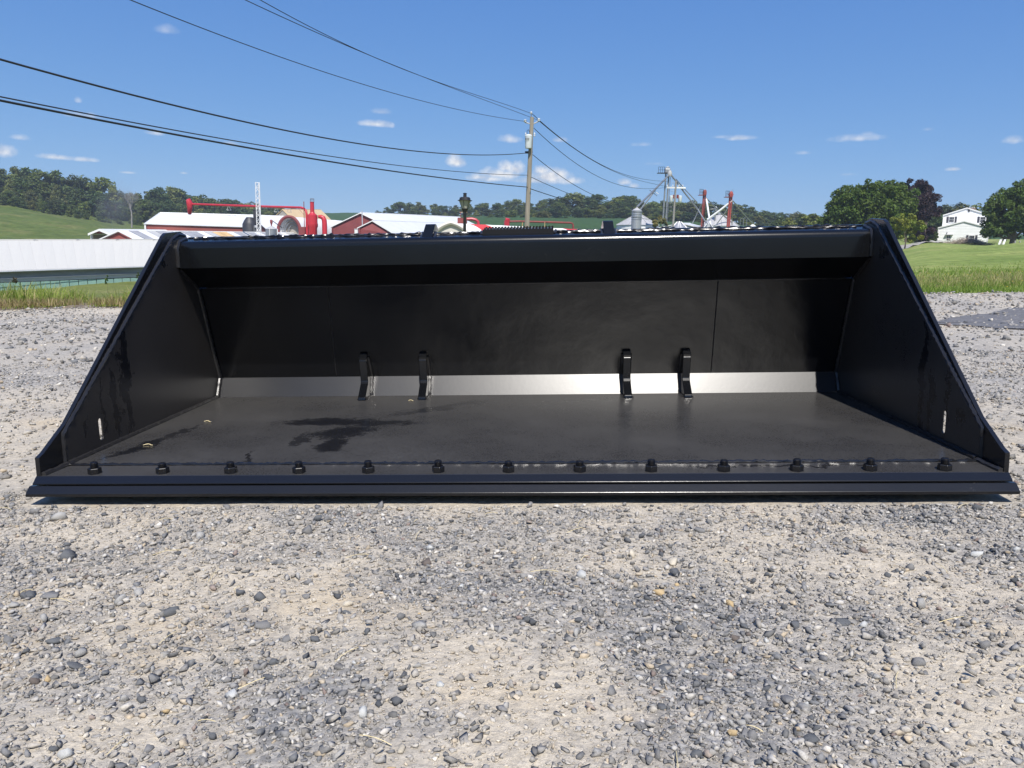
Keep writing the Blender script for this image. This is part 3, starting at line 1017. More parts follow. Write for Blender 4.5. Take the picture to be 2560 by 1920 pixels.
for s in (-1, 1):
    sx = lambda y, o=.002: side_x(y, s) - s * o
    weld([(sx(.10), .10, -.010), (sx(1.23), 1.23, -.010)], .009, 10 + s)
    weld([(sx(1.232), 1.228, -.008), (sx(1.275), 1.272, .069), (sx(1.12), 1.120, .476)], .009, 20 + s)
    weld([(sx(1.12), 1.118, .476), (sx(.96), .962, .563)], .008, 30 + s)
    weld([(sx(.951), .949, .566), (sx(.955), .951, .64), (sx(.975), .968, .666), (sx(1.04), 1.04, .683)], .009, 35 + s)
    # bead where the side plate meets the outer cutter, along the slanted edge
    e = s * .008
    weld([(side_x(.1, s) + e, .094, -.01), (side_x(.1, s) + e, .097, .081), (side_x(.5, s) + e, .496, .369), (side_x(.93, s) + e, .926, .677), (side_x(.99, s) + e, .985, .697), (side_x(1.05, s) + e, 1.05, .693)], .0095, 40 + s)
    weld([(s * 1.340, -.022, -.0115), (s * 1.338, .094, -.0115)], .009, 50 + s)
weld([(-1.33, .0865, -.0115), (1.33, .0865, -.0115)], .0052, 60, mat=M_weld2, lump=.4)
weld([(-1.33, 1.0585, .686), (1.33, 1.0585, .686)], .0055, 61, .012, mat=M_weld2, lump=.75)
weld([(-1.33, 1.043, .6815), (-.2, 1.043, .6815)], .0030, 62, .016, mat=M_weld2, lump=.75)
weld([(.2, 1.040, .6815), (1.33, 1.040, .6815)], .0048, 66, .016, mat=M_weld2, lump=.75)
weld([(-1.33, 1.126, .4785), (1.33, 1.126, .4785)], .0035, 63)
weld([(-.812, 1.128, .4745), (-.836, 1.277, .0765)], .0028, 64)
weld([(.817, 1.128, .4745), (.829, 1.277, .0765)], .0026, 65)

for sx_ in (-.95, 0, .95):
    ext_x([(.35, -.0275), (1.20, -.0275), (1.20, -.088), (.42, -.088)], sx_ - .05, sx_ + .05).build('skid_bar', M_cut, bucket)
# wear gussets, four
GP = [(1.118, -.0115), (1.122, .0015), (1.193, .050), (1.2005, .060), (1.204, .150), (1.212, .160), (1.233, .181), (1.243, .1745), (1.283, .068), (1.236, -.0115)]
for i, gxc in enumerate((-.688, -.428, .452, .704)):
    lean = (.010, .006, -.004, -.008)[i]
    w = .0165
    mb = MB()
    k = len(GP)
    V = [(gxc + sx_ * w + lean * (z / .18) * -1.0, y, z) for sx_ in (-1, 1) for y, z in GP]
    mb.add(V, [tuple(range(k)), tuple(range(k, 2 * k))[::-1]] + [(j, (j + 1) % k, k + (j + 1) % k, k + j) for j in range(k)])
    g = fix_normals(mb.build('gusset', M_beam, bucket, bevel=.0025))
    for sx_ in (-1, 1):
        o_ = gxc + sx_ * (w + .002)
        wp = [(o_, 1.135, -.0105), (o_, 1.234, -.0105), (o_ - lean * .4, 1.276, .07), (o_ - lean, 1.238, .172)]
        rr = random.Random(i * 2 + sx_)
        out, rad = [], []
        for a, b in zip(wp[:-1], wp[1:]):
            for q in range(9):
                out.append(np.array(a) + (np.array(b) - np.array(a)) * q / 9)
                rad.append(.0055 * (0.8 + .4 * rr.random()))
        MB().tube(out, rad, 6).build('weld_bead', M_weld, g, smooth=True)

# thirteen nuts with stud ends
nut_me = stud_me = None
for i in range(13):
    x = (i - 6) * .2
    if nut_me is None:
        mb = MB()
        h = [(.0185 * math.cos(math.pi / 3 * k), .0185 * math.sin(math.pi / 3 * k)) for k in range(6)]
        c6 = [(.0165 * math.cos(math.pi / 3 * k), .0165 * math.sin(math.pi / 3 * k)) for k in range(6)]
        mb.add([(a, b, 0) for a, b in h] + [(a, b, .0155) for a, b in h] + [(a, b, .0175) for a, b in c6],
               [tuple(range(6))[::-1], tuple(range(12, 18))] + [(k, (k + 1) % 6, 6 + (k + 1) % 6, 6 + k) for k in range(6)] + [(6 + k, 6 + (k + 1) % 6, 12 + (k + 1) % 6, 12 + k) for k in range(6)])
        nut = mb.build('nut', M_nut, bucket, bevel=.0008)
        nut_me = nut.data
        pr = [(.0105, .0175)]
        for k in range(5):
            pr += [(.0112, .0185 + k * .0025), (.0095, .0197 + k * .0025)]
        pr += [(.0098, .0315), (.0085, .0325)]
        stud = MB().lathe(pr, (0, 0, 0), 14).build('bolt_stud', M_nut, nut, smooth=True)
        stud_me = stud.data
    else:
        nut = link('nut', nut_me, bucket)
        bv = nut.modifiers.new('bevel', 'BEVEL'); bv.width = .0008; bv.segments = 2
        stud = link('bolt_stud', stud_me, nut)
    nut.location = (x, random.uniform(-.002, .002) + .001, -.0135)
    nut.rotation_euler = (0, 0, (0.52, .45, .62, .3, .5, .9, .55, .7, .4, .5, .62, .5, .45)[i])
    stud.scale = (1, 1, random.uniform(.93, 1.08))

# lugs on the beam
for x, lean in ((-.352, -.012), (.357, .003)):
    w = .0215
    pr = [(.972, .652), (.985, .668), (1.066, .688), (1.150, .700), (1.062, .7215), (1.040, .7225), (1.030, .719)]
    mb = MB()
    k = len(pr)
    V = [(x + sx_ * w * (1 if z < .70 else .92) + lean * (.72 - z) / .07, y, z) for sx_ in (-1, 1) for y, z in pr]
    mb.add(V, [tuple(range(k)), tuple(range(k, 2 * k))[::-1]] + [(j, (j + 1) % k, k + (j + 1) % k, k + j) for j in range(k)])
    fix_normals(mb.build('lug', M_beam, bucket, bevel=.0022))
    weld([(x + lean * .8 - w - .004, .98, .661), (x + lean * .8 - w - .006, 1.06, .689)], .006, 70)
    weld([(x + lean * .8 + w + .004, .98, .661), (x + lean * .8 + w + .006, 1.06, .689)], .006, 71)

# serrated step tread on top
tread_z = lambda x: .6735 + .001 * x


def flange(y, z0, z1, nm):
    mb = MB()
    n = 22
    top, L = [], .284
    for k in range(n * 8 + 1):
        ph = k / 8.0
        top.append((-.143 + L * k / (n * 8), z1 - .0055 * max(0, math.sin(math.pi * 2 * ph)) ** .7))
    V = []
    for (x, z) in top:
        V += [(x, y, z0), (x, y, z), (x, y + .004, z), (x, y + .004, z0)]
    Fc = []
    for k in range(len(top) - 1):
        a, b = 4 * k, 4 * k + 4
        Fc += [(a, b, b + 1, a + 1), (a + 1, b + 1, b + 2, a + 2), (a + 2, b + 2, b + 3, a + 3)]
    Fc += [(0, 1, 2, 3), tuple(4 * (len(top) - 1) + q for q in (3, 2, 1, 0))]
    mb.add(V, Fc)
    return mb


tread = flange(1.030, .668, .7015, '').build('step_tread', M_nut, bucket)
flange(1.118, .690, .7105, '').build('tread_flange', M_nut, tread)
mb = MB()
mb.add([(-.143, 1.036, .692), (.141, 1.036, .692), (.141, 1.117, .7035), (-.143, 1.117, .7035), (-.143, 1.036, .688), (.141, 1.036, .688), (.141, 1.117, .6995), (-.143, 1.117, .6995)],
       [(0, 1, 2, 3), (7, 6, 5, 4), (0, 4, 5, 1), (1, 5, 6, 2), (2, 6, 7, 3), (3, 7, 4, 0)])
mb.build('tread_plate', plain('galvanised_tread', (0.45, 0.46, 0.47), 0.35, .1, 60, metal=.9), tread)
for sx_ in (-1, 1):
    weld([(sx_ * .145, 1.03, .676), (sx_ * .150, 1.06, .689)], .006, 80)

# scraps of dry straw on the bucket floor
M_straw = plain('dry_straw', (0.62, 0.52, 0.30), 0.8, .2, 30)
for (x, y, a, L, lab) in ((-1.213, .330, .2, .035, 'pale curled straw scrap on the bucket floor near the left slot'), (-1.176, .70, 0, .030, 'short straight straw scrap on the bucket floor beside the left back corner'),
                          (-.47, 1.10, .1, .022, 'tiny straw scrap on the bucket floor beside the second gusset')):
    p = BW @ np.array([x, y, -.009]) + BT
    pts = [BW @ np.array([x + (t - .5) * L * math.cos(a), y + (t - .5) * L * math.sin(a) + .009 * math.sin(t * 5), -.0095 + .0012 * math.sin(t * 3.1)]) + BT for t in np.linspace(0, 1, 6)]
    tag(MB(p).tube(pts, [.0013, .0018, .0018, .0016, .0014, .001], 5).build('straw', M_straw), lab, 'straw').location = p
mb = MB()
for _ in range(46):
    y = random.uniform(.9, 2.15)
    x = random.uniform(-.72, .72) * y
    if in_bucket(np.array([x]), np.array([y]), .03)[0]:
        continue
    a, L, cv = random.uniform(0, 6.28), random.uniform(.02, .075), random.uniform(-.3, .3)
    z = float(lot_z(x, y)) + .006
    mb.tube([(x + (t - .5) * L * math.cos(a + cv * t), y + (t - .5) * L * math.sin(a + cv * t), z + .004 * math.sin(t * 3.1)) for t in np.linspace(0, 1, 5)], .0007, 4)
sw = mb.build('straw', M_straw, lot)
sw['kind'] = 'stuff'

# ================================================================== buildings of the farm beyond
V3 = lambda *a: np.array(a, float)
M_white = plain('white_roof_metal', (0.70, 0.70, 0.69), 0.45, 0.05, 0.4)
M_cream = plain('cream_roof_sheet', (0.50, 0.49, 0.455), 0.6, 0.012, 0.8, stretch=(1, 3, 1))
M_cream2 = plain('cream_roof_sheet_faded', (0.515, 0.503, 0.465), 0.55, 0.012, 0.8)
M_red = plain('red_barn_siding', (0.27, 0.07, 0.055), 0.7, 0.12, 0.6)
M_maroon = plain('dark_red_siding', (0.22, 0.05, 0.05), 0.7, 0.12, 0.6)
M_redpaint = plain('red_machine_paint', (0.50, 0.03, 0.045), 0.4, 0.12, 0.8)
M_rust = plain('rusty_red_paint', (0.22, 0.042, 0.032), 0.6, 0.25, 1.5)
M_legred = plain('dull_red_paint', (0.30, 0.05, 0.04), 0.6, 0.2, 1.2)
M_trim = plain('white_trim', (0.78, 0.78, 0.76), 0.5, 0.05, 1)
M_grey = plain('grey_roof_panel', (0.30, 0.305, 0.32), 0.6, 0.12, 0.8)
M_greyl = plain('pale_grey_roof_panel', (0.42, 0.42, 0.41), 0.6, 0.12, 0.8)
M_tan = plain('tan_roof_panel', (0.62, 0.42, 0.20), 0.6, 0.2, 1.0)
M_tanroof = plain('tan_roof_metal', (0.72, 0.52, 0.27), 0.5, 0.06, 0.4)
M_curtain = plain('grey_curtain', (0.22, 0.24, 0.27), 0.7, 0.2, 0.5, stretch=(1, 1, 5))
M_curtain2 = plain('pale_grey_wall_band', (0.46, 0.47, 0.49), 0.7, 0.1, 0.5)
M_green = plain('green_wall_metal', (0.26, 0.42, 0.36), 0.6, 0.15, 1)
M_dark = plain('dark_steel', (0.035, 0.035, 0.04), 0.5, 0.3, 1)
M_galv = plain('galvanised_steel', (0.27, 0.285, 0.29), 0.42, 0.18, 0.9, metal=0.55)
M_silo = plain('silo_sheet', (0.55, 0.54, 0.53), 0.38, 0.15, 1.2, metal=0.7, stretch=(6, 6, .4))
M_binroof = plain('bin_roof', (0.48, 0.47, 0.455), 0.5, 0.1, 1.0, metal=0.2)
M_wood = plain('weathered_pole_wood', (0.27, 0.24, 0.19), 0.85, 0.3, 2.5, stretch=(6, 6, .3))
M_greywood = plain('grey_pole_wood', (0.26, 0.25, 0.23), 0.85, 0.25, 2.5, stretch=(6, 6, .3))
M_wire = plain('black_cable', (0.02, 0.02, 0.022), 0.6, 0.1, 1)
M_porc = plain('insulator_glaze', (0.6, 0.62, 0.62), 0.3, 0.1, 4)
M_tank = plain('transformer_tank', (0.62, 0.66, 0.66), 0.4, 0.06, 3)
M_black = plain('black_lamp_metal', (0.02, 0.021, 0.023), 0.45, 0.2, 8)
M_lampglass = plain('frosted_lamp_glass', (0.42, 0.42, 0.36), 0.35, 0.15, 8)
M_window = plain('dark_window_glass', (0.03, 0.035, 0.045), 0.08, 0.2, 2)
M_shutter = plain('dark_shutter', (0.045, 0.045, 0.055), 0.6, 0.15, 3)
M_siding = plain('white_siding', (0.88, 0.88, 0.875), 0.6, 0.03, 1.5)
M_brick = plain('chimney_brick', (0.24, 0.13, 0.10), 0.85, 0.3, 8)
M_stonew = plain('stone_block', (0.36, 0.35, 0.33), 0.9, 0.25, 3)
M_shade = plain('dim_interior_lining', (0.36, 0.33, 0.28), 0.8, 0.15, 0.7)
M_fabric = plain('white_fabric_cover', (0.78, 0.77, 0.75), 0.6, 0.04, 0.5)
M_redfab = plain('red_fabric_stripe', (0.55, 0.05, 0.05), 0.6, 0.06, 0.5)
M_creamend = plain('cream_end_wall', (0.62, 0.59, 0.53), 0.7, 0.05, 0.5)


def gz(p):
    return Hs(p[0], p[1])


def quadmb(o, pts, t):
    return MB(o).slab(pts, t)


def gable(name, label, cat, E0, E1, R0, R1, m_roof, m_wall, m_gable=None, seam=0, panels=None, trim=None, group=None, over=0.35, B0=None, wall=True, ribs=None, base=None):
    """Gable building from its front eave E0-E1 and ridge R0-R1 (world points); the back mirrors the front."""
    E0, E1, R0, R1 = [np.array(p, float) for p in (E0, E1, R0, R1)]
    if B0 is None:
        B0 = 2 * R0 - E0
        B0[2] = E0[2]
    B0 = np.array(B0, float)
    B1 = B0 + (R1 - R0)
    B1[2] = B0[2] + E1[2] - E0[2]
    L = (E1 - E0) / np.linalg.norm(E1 - E0)
    org = (E0[0], E0[1], gz(E0))
    t = thing(name, label, cat, org, group)
    o = org
    z0 = min(gz(E0), gz(B0)) - .3
    z1 = min(gz(E1), gz(B1)) - .3
    g = lambda p, z: V3(p[0], p[1], z)
    nrm = np.cross(L, (0, 0, 1)); nrm /= np.linalg.norm(nrm)      # outward at the front
    if nrm @ (E0 - R0) < 0:
        nrm = -nrm
    ins = -nrm * over * .8 
    if wall:
        fr = MB(o).poly([g(E0 + ins, z0), g(E1 + ins, z1), E1 + ins - V3(0, 0, .12), E0 + ins - V3(0, 0, .12)], -nrm * .15).build('wall', m_wall, t)
        MB(o).poly([g(B0 - ins, z0), g(B1 - ins, z1), B1 - ins - V3(0, 0, .12), B0 - ins - V3(0, 0, .12)], nrm * .15).build('wall', m_wall, t)
    for A, Rr, Bk, s, zz in ((E0, R0, B0, 1, z0), (E1, R1, B1, -1, z1)):
        k = L * s * over * .6
        if base is None or s > 0 or True:
            MB(o).poly([g(A + ins + k, zz), A + ins + k - V3(0, 0, .14), Rr + k - V3(0, 0, .16), Bk - ins + k - V3(0, 0, .14), g(Bk - ins + k, zz)], L * s * .15).build('gable_wall', m_gable or m_wall, t)
    if panels:
        n = len(panels)
        for i, pm in enumerate(panels):
            gp = .0025 if m_roof is M_cream else .04
            a, b = (i + gp) / n, (i + 1 - gp) / n
            lift = V3(0, 0, (.0, .02, .01)[i % 3] * (.25 if m_roof is M_cream else 1))
            MB(o).slab([E0 + (E1 - E0) * a + lift, E0 + (E1 - E0) * b + lift, R0 + (R1 - R0) * b + lift, R0 + (R1 - R0) * a + lift], .08).build('roof_panel', pm, t)
    else:
        MB(o).slab([E0, E1, R1, R0], .12).build('roof', m_roof, t)
    MB(o).slab([B0, B1, R1, R0], .12).build('roof', m_roof, t)
    if seam:
        mb = MB(o)
        for i in range(1, seam):
            a = i / seam
            up = V3(0, 0, .03)
            mb.tube([E0 + (E1 - E0) * a + up, R0 + (R1 - R0) * a + up], .03, 4)
        sm = mb.build('roof_seam', m_roof, t)
    MB(o).tube([R0 + V3(0, 0, .01), R1 + V3(0, 0, .01)], .08, 6).build('ridge_cap', trim or m_roof, t)
    if trim is not None:
        for A, Rr, Bk, s in ((E0, R0, B0, 1),):
            k = -L * .05
            for P in (A, Bk):
                d = (Rr - P)
                MB(o).poly([P + k, Rr + k, Rr + k - V3(0, 0, .15), P + k - V3(0, 0, .15)], -L * .08).build('rake_board', trim, t)
            MB(o).box(g(E0 + ins, (E0[2] + z0) / 2) + L * .05 , (.28, .28, E0[2] - z0 - .15)).build('corner_board', trim, t)
            MB(o).box(g(E1 + ins, (E1[2] + z1) / 2) - L * .05, (.28, .28, E1[2] - z1 - .15)).build('corner_board', trim, t)
    return t, dict(E0=E0, E1=E1, B0=B0, B1=B1, R0=R0, R1=R1, L=L, n=nrm, o=o, ins=ins)


def ext(p, q, k):
    p, q = np.array(p, float), np.array(q, float)
    return p + (q - p) * k


# long white poultry barn on the left
e0, e1 = at(0, 677, 80), at(365, 665, 93)
r0, r1 = at(0, 600, 86), at(405, 599, 99.5)
E0, E1, R0, R1 = ext(e0, e1, -1.2), ext(e0, e1, 2.6), ext(r0, r1, -1.15), ext(r0, r1, 2.35)
t, q = gable('poultry_barn', 'long low white roofed barn with grey curtain side and green base, left of the bucket', 'barn', E0, E1, R0, R1, M_cream, M_curtain, M_cream, trim=None, wall=False, panels=[M_cream, M_cream2] * 28)
o, L, n_ = q['o'], q['L'], q['n']
bs0, bs1 = ext(at(0, 723, 79.6), at(340, 707, 92.3), -1.2), ext(at(0, 723, 79.6), at(340, 707, 92.3), 2.75)
top0, top1 = E0 - n_ * .5 - V3(0, 0, .1), E1 - n_ * .5 - V3(0, 0, .1)
b0, b1 = V3(top0[0], top0[1], bs0[2] - .5), V3(top1[0], top1[1], bs1[2] - .5)
lerp = lambda a, b, k: a + (b - a) * k
hh = top0[2] - bs0[2]
for nm, ka, kb, m, off in (('curtain', 1.0, .60, M_curtain, 0), ('wall_band', .60, .36, M_curtain2, .06),):
    a0, a1 = top0 * 1, top1 * 1
    za = lambda tp, bs, k: bs[2] + (tp[2] - bs[2]) * k
    pts = [V3(top0[0], top0[1], za(top0, bs0, ka)), V3(top1[0], top1[1], za(top1, bs1, ka)), V3(top1[0], top1[1], za(top1, bs1, kb)), V3(top0[0], top0[1], za(top0, bs0, kb))]
    MB(o).poly([p + n_ * off for p in pts], -n_ * .1).build(nm, m, t)
N = 60
for i in range(N):
    a, b = i / N, (i + 1) / N - .0015
    P0, P1 = lerp(top0, top1, a), lerp(top0, top1, b)
    Z0, Z1 = lerp(bs0, bs1, a)[2], lerp(bs0, bs1, b)[2]
    h = .36 * (top0[2] - bs0[2])
    k = n_ * (.10 + .012 * (i % 2))
    MB(o).poly([V3(P0[0], P0[1], Z0 - .6) + k, V3(P1[0], P1[1], Z1 - .6) + k, V3(P1[0], P1[1], Z1 + h) + k, V3(P0[0], P0[1], Z0 + h) + k], -n_ * .08).build('wall_panel', M_green, t)
MB(o).tube([E0 + n_ * .04 - V3(0, 0, .1), E1 + n_ * .04 - V3(0, 0, .1)], .09, 6).build('gutter', M_curtain2, t)
MB(o).tube([lerp(top0, bs0, .42) + n_ * .2, lerp(top1, bs1, .42) + n_ * .2], .03, 5).build('winch_cable', M_galv, t)
for i in range(14):
    a = (i + .3) / 14
    MB(o).tube([lerp(R0, R1, a) + V3(0, 0, .02) + n_ * .3, lerp(R0, R1, a) + L * .25 + V3(0, 0, .06) + n_ * .15, lerp(R0, R1, a) + L * .5 + V3(0, 0, .02) + n_ * .3], .03, 4).build('ridge_strap', M_curtain2, t)

# small open shed with red gable
R0 = at(248, 572, 112)
B0 = at(220, 583.5, 112)
E0 = at(277, 584.5, 112)
R1 = at(425, 574, 142)
E1 = E0 + (R1 - R0)
oz = gz(R0)
t = thing('open_shed', 'small open front shed with white roof and red gable, left of the patched roof barn', 'shed', (R0[0], R0[1], oz))
o = (R0[0], R0[1], oz)
Lx = (R1 - R0) / np.linalg.norm(R1 - R0)
B1 = B0 + (R1 - R0)
MB(o).slab([E0, E1, R1, R0], .16).build('roof', M_white, t)
MB(o).slab([B0, B1, R1, R0], .16).build('roof', M_white, t)
mid0, mid1 = lerp(R0, E0, .82), lerp(R0, B0, .82)
MB(o).poly([R0 + Lx * .3 - V3(0, 0, .15), mid0 + Lx * .3 - V3(0, 0, .1), mid1 + Lx * .3 - V3(0, 0, .1)], Lx * .1).build('gable_wall', M_red, t)
for P in (B0, E0):
    MB(o).poly([P, R0, R0 - V3(0, 0, .3), P - V3(0, 0, .3)], -Lx * .08).build('rake_board', M_trim, t)
for A, Bq in ((E0, E1), (B0, B1)):
    for k in (.03, .5, .97):
        p = lerp(lerp(A, Bq, k), lerp(R0, R1, k), .08)
        MB(o).box((p[0], p[1], (p[2] + oz) / 2 - .2), (.28, .28, p[2] - oz + .3)).build('post', M_trim, t)
for A in (E0, B0):
    p = lerp(A, R0, .08)
    MB(o).tube([p + Lx * .35 - V3(0, 0, 1.2), lerp(A, R0, .3) + Lx * .35 - V3(0, 0, .1)], .09, 5).build('brace', M_trim, t)
MB(o).poly([E1 - V3(0, 0, .2), R1 - V3(0, 0, .2), B1 - V3(0, 0, .2), V3(B1[0], B1[1], oz - .3), V3(E1[0], E1[1], oz - .3)], -Lx * .15).build('back_wall', M_shade, t)
MB(o).poly([B0 + Lx - V3(0, 0, .2), B1 - V3(0, 0, .2), V3(B1[0], B1[1], oz - .3), V3(B0[0] + 1, B0[1], oz - .3)], V3(.1, -.1, 0)).build('back_wall', M_shade, t)

# barn with a patched roof
R0, R1 = at(297, 576, 105), at(862, 584, 146)
E0, B0 = at(346, 601, 104), at(247, 598.5, 106)
E1 = E0 + (R1 - R0)
pal = [M_white, M_grey, M_white, M_greyl, M_grey, M_greyl, M_white, M_grey, M_grey, M_white, M_greyl, M_tan, M_tan, M_white, M_grey, M_greyl, M_grey, M_white, M_grey, M_grey, M_greyl, M_white, M_greyl, M_grey, M_grey, M_white, M_grey, M_greyl, M_greyl, M_white, M_white, M_greyl, M_white]
gable('patched_roof_barn', 'red gabled barn whose roof is patched with grey, white and tan sheets', 'barn', E0, E1, R0, R1, M_white, M_red, M_red, panels=pal, trim=M_trim, B0=B0)

# large red barn with clean white roof
R0, R1 = at(400, 531.5, 152), at(638, 538, 155)
E0, E1 = at(361, 559, 139), at(613, 567, 141)
t, q = gable('red_barn', 'large red walled barn with plain white roof under the red overhead pipe', 'barn', E0, E1, R0, R1, M_white, M_red, M_red, trim=M_trim, seam=0)
for px, w in ((560, .9), (572, .6), (585, .7)):
    p = at(px, 538.5 + (px - 560) * .03, 153)
    MB(q['o']).box(p + V3(0, 0, .02), (w, .35, .12)).build('roof_vent', M_greyl, t)

# white roofed barn with its brown-red gable to the right of the dark tank
R0, R1 = at(646, 537.5, 186), at(722, 541, 190)
E0 = at(664, 571, 173)
E1 = E0 + (R1 - R0) + V3(4, 0, 0)
gable('white_roof_barn', 'barn with brown red gable and white roof behind the white lattice tower', 'barn', E0, E1, R0 + V3(-2, 0, 0), R1, M_white, M_maroon, M_maroon)

# tan roofed barn
R0, R1 = at(706, 523, 205), at(802, 524, 240)
E0, B0 = at(735, 552, 203), at(688, 539, 206)
E1 = E0 + (R1 - R0)
t, q = gable('tan_roof_barn', 'barn with pale tan roof behind the red dust collector', 'barn', E0, E1, R0, R1, M_tanroof, M_creamend, M_shade, B0=B0)  # the open truss end's inner shade is put into the gable sheet's colour

# long pale building far behind
R0, R1 = at(742, 552, 235), at(905, 556, 240)
E0, E1 = at(742, 560, 228), at(905, 564, 233)
gable('long_shed', 'long low white roofed shed behind the red dust collector', 'shed', E0, E1, R0, R1, M_white, M_creamend)

# broad dark red gable barn and the lower one in front
R0, R1 = at(901, 531.5, 130), at(1150, 542.5, 178)
B0, E0 = at(825, 567.5, 130), at(980, 569, 130)
E1 = E0 + (R1 - R0)
t, q = gable('broad_barn', 'broad dark red gabled barn with long white roof left of the lamp post', 'barn', E0, E1, R0, R1, M_white, M_maroon, M_maroon, trim=M_trim, B0=B0)
vp = at(905, 562, 128.6)
MB(q['o']).tube([at(906, 563, 128.2), at(905, 527, 128.2)], .09, 6).build('vent_pipe', M_curtain2, t)
R0, R1 = at(931, 551, 121), at(1115, 557.5, 158)
B0, E0 = at(893, 569.5, 121), at(986, 584, 120)
E1 = E0 + (R1 - R0)
gable('low_red_barn', 'lower dark red gabled barn standing against the front of the broad barn', 'barn', E0, E1, R0, R1, M_white, M_maroon, M_maroon, trim=M_trim, B0=B0)
p = at(891, 580, 119)
t = thing('tank_box', 'white upright box standing at the corner of the lower red barn', 'box', (p[0], p[1], gz(p)))
MB((p[0], p[1], gz(p))).box((p[0], p[1], (p[2] + .35 + gz(p)) / 2), (.5, .5, p[2] + .35 - gz(p))).build('cabinet', M_trim, t, bevel=.04)
MB((p[0], p[1], gz(p))).box((p[0], p[1], p[2] + .42), (.56, .56, .1)).build('lid', M_curtain2, t)


# hoop buildings
def hoop(name, label, px0, px1, apex_px, apex_py, base_py, d, axis, length, m_skin, m_arch, m_end, stripes=0, pointed=0.0, ribs=5, open_end=True, end_ribs=True):
    l_, r_ = at(px0, base_py, d), at(px1, base_py, d)
    ap = at(apex_px, apex_py, d)
    c = (l_ + r_) / 2
    w = np.linalg.norm(r_ - l_) / 2
    ux = (r_ - l_) / np.linalg.norm(r_ - l_)
    g0 = gz(c)
    hz = ap[2] - l_[2]
    o = (c[0], c[1], g0)
    t = thing(name, label, 'hoop building', o)
    axis = np.array(axis, float) / np.linalg.norm(axis)
    K = 18

    def arc(off, k=1.0):
        pts = []
        for i in range(K + 1):
            a = math.pi * i / K
            x, z = -math.cos(a), math.sin(a)
            z = z * (1 - pointed) + pointed * (1 - abs(x)) * 1.15
            pts.append(c + ux * w * k * x + V3(0, 0, (hz * z) * k - (c[2] - l_[2])) + axis * off)
        return [V3(pts[0][0], pts[0][1], g0 - .2)] + pts + [V3(pts[-1][0], pts[-1][1], g0 - .2)]
    nseg = max(2, int(length / 2.2))
    for i in range(nseg):
        a, b = arc(length * i / nseg), arc(length * (i + 1) / nseg)
        m = arc(length * (i + .5) / nseg, .985)
        V = a + m + b
        k = len(a)
        inner = [p * 1 for p in arc(length * i / nseg, .955) + arc(length * (i + 1) / nseg, .955)]
        mb = MB(o)
        mb.add(V + inner, [(r * k + j, r * k + j + 1, (r + 1) * k + j + 1, (r + 1) * k + j) for r in range(2) for j in range(k - 1)] + [(3 * k + j, 4 * k + j, 4 * k + j + 1, 3 * k + j + 1) for j in range(k - 1)])
        mb.build('cover_panel', M_redfab if stripes and i in stripes else m_skin, t, smooth=True)
    MB(o).tube(arc(-.05, 1.0), .28 if m_arch is not M_creamend else .22, 6).build('end_arch', m_arch, t, smooth=True)
    eo = length * .10 if open_end else .25
    a = arc(eo, .94)
    MB(o).poly(a, axis * .12).build('end_wall', m_end, t)
    if end_ribs:
        for i in range(1, ribs):
            MB(o).tube(arc(length * .09 * i / ribs, .93 - .16 * i), .07, 5).build('rib', M_curtain, t, smooth=True)
    return t


hoop('hoop_barn', 'open ended hoop building with a dark red arch and brown lining', 696, 751, 723, 541.5, 578, 133, (.55, .83, 0), 13, M_white, M_maroon, M_shade, ribs=4)
hoop('striped_hoop_barn', 'hoop building with a white cover crossed by red stripes behind the lamp post', 1084, 1172, 1124, 558.5, 592, 88, (.97, .62, 0), 22, M_fabric, M_creamend, M_creamend, stripes=(1, 7), pointed=.25, open_end=False, end_ribs=False)

# dark conical dust tank
p = at(630, 578, 138)
o = (p[0], p[1], gz(p))
t = thing('dark_dust_tank', 'dark steel tank with square stack in front of the red barn end', 'tank', o)
hz = p[2] - o[2]
zt = lambda py, d=138, px=630: at(px, py, d)[2]
MB(o).lathe([(1.25, o[2] - .2), (1.25, zt(561)), (.95, zt(552)), (.55, zt(543.5)), (.3, zt(543))], (p[0] - .35, p[1], 0), 18).build('tank', M_dark, t, smooth=True)
MB(o).box((p[0] + .75, p[1] + .3, (zt(525) + zt(578)) / 2), (.85, .85, zt(525) - zt(578))).build('stack', M_dark, t, bevel=.05)
MB(o).box((p[0] + .75, p[1] + .3, zt(525)), (1.0, 1.0, .12)).build('stack_rim', M_dark, t)
MB(o).box((p[0] + 1.25, p[1] - .8, (zt(565) + zt(580)) / 2), (1.2, .8, zt(565) - zt(580))).build('filter_box', plain('grey_filter_box', (.10, .10, .105), .5), t, bevel=.04)
MB(o).lathe([(.2, 0), (.24, .2), (.2, .4)], (p[0] + 1.1, p[1] - 1.25, zt(570)), 10).build('blower', M_curtain2, t)

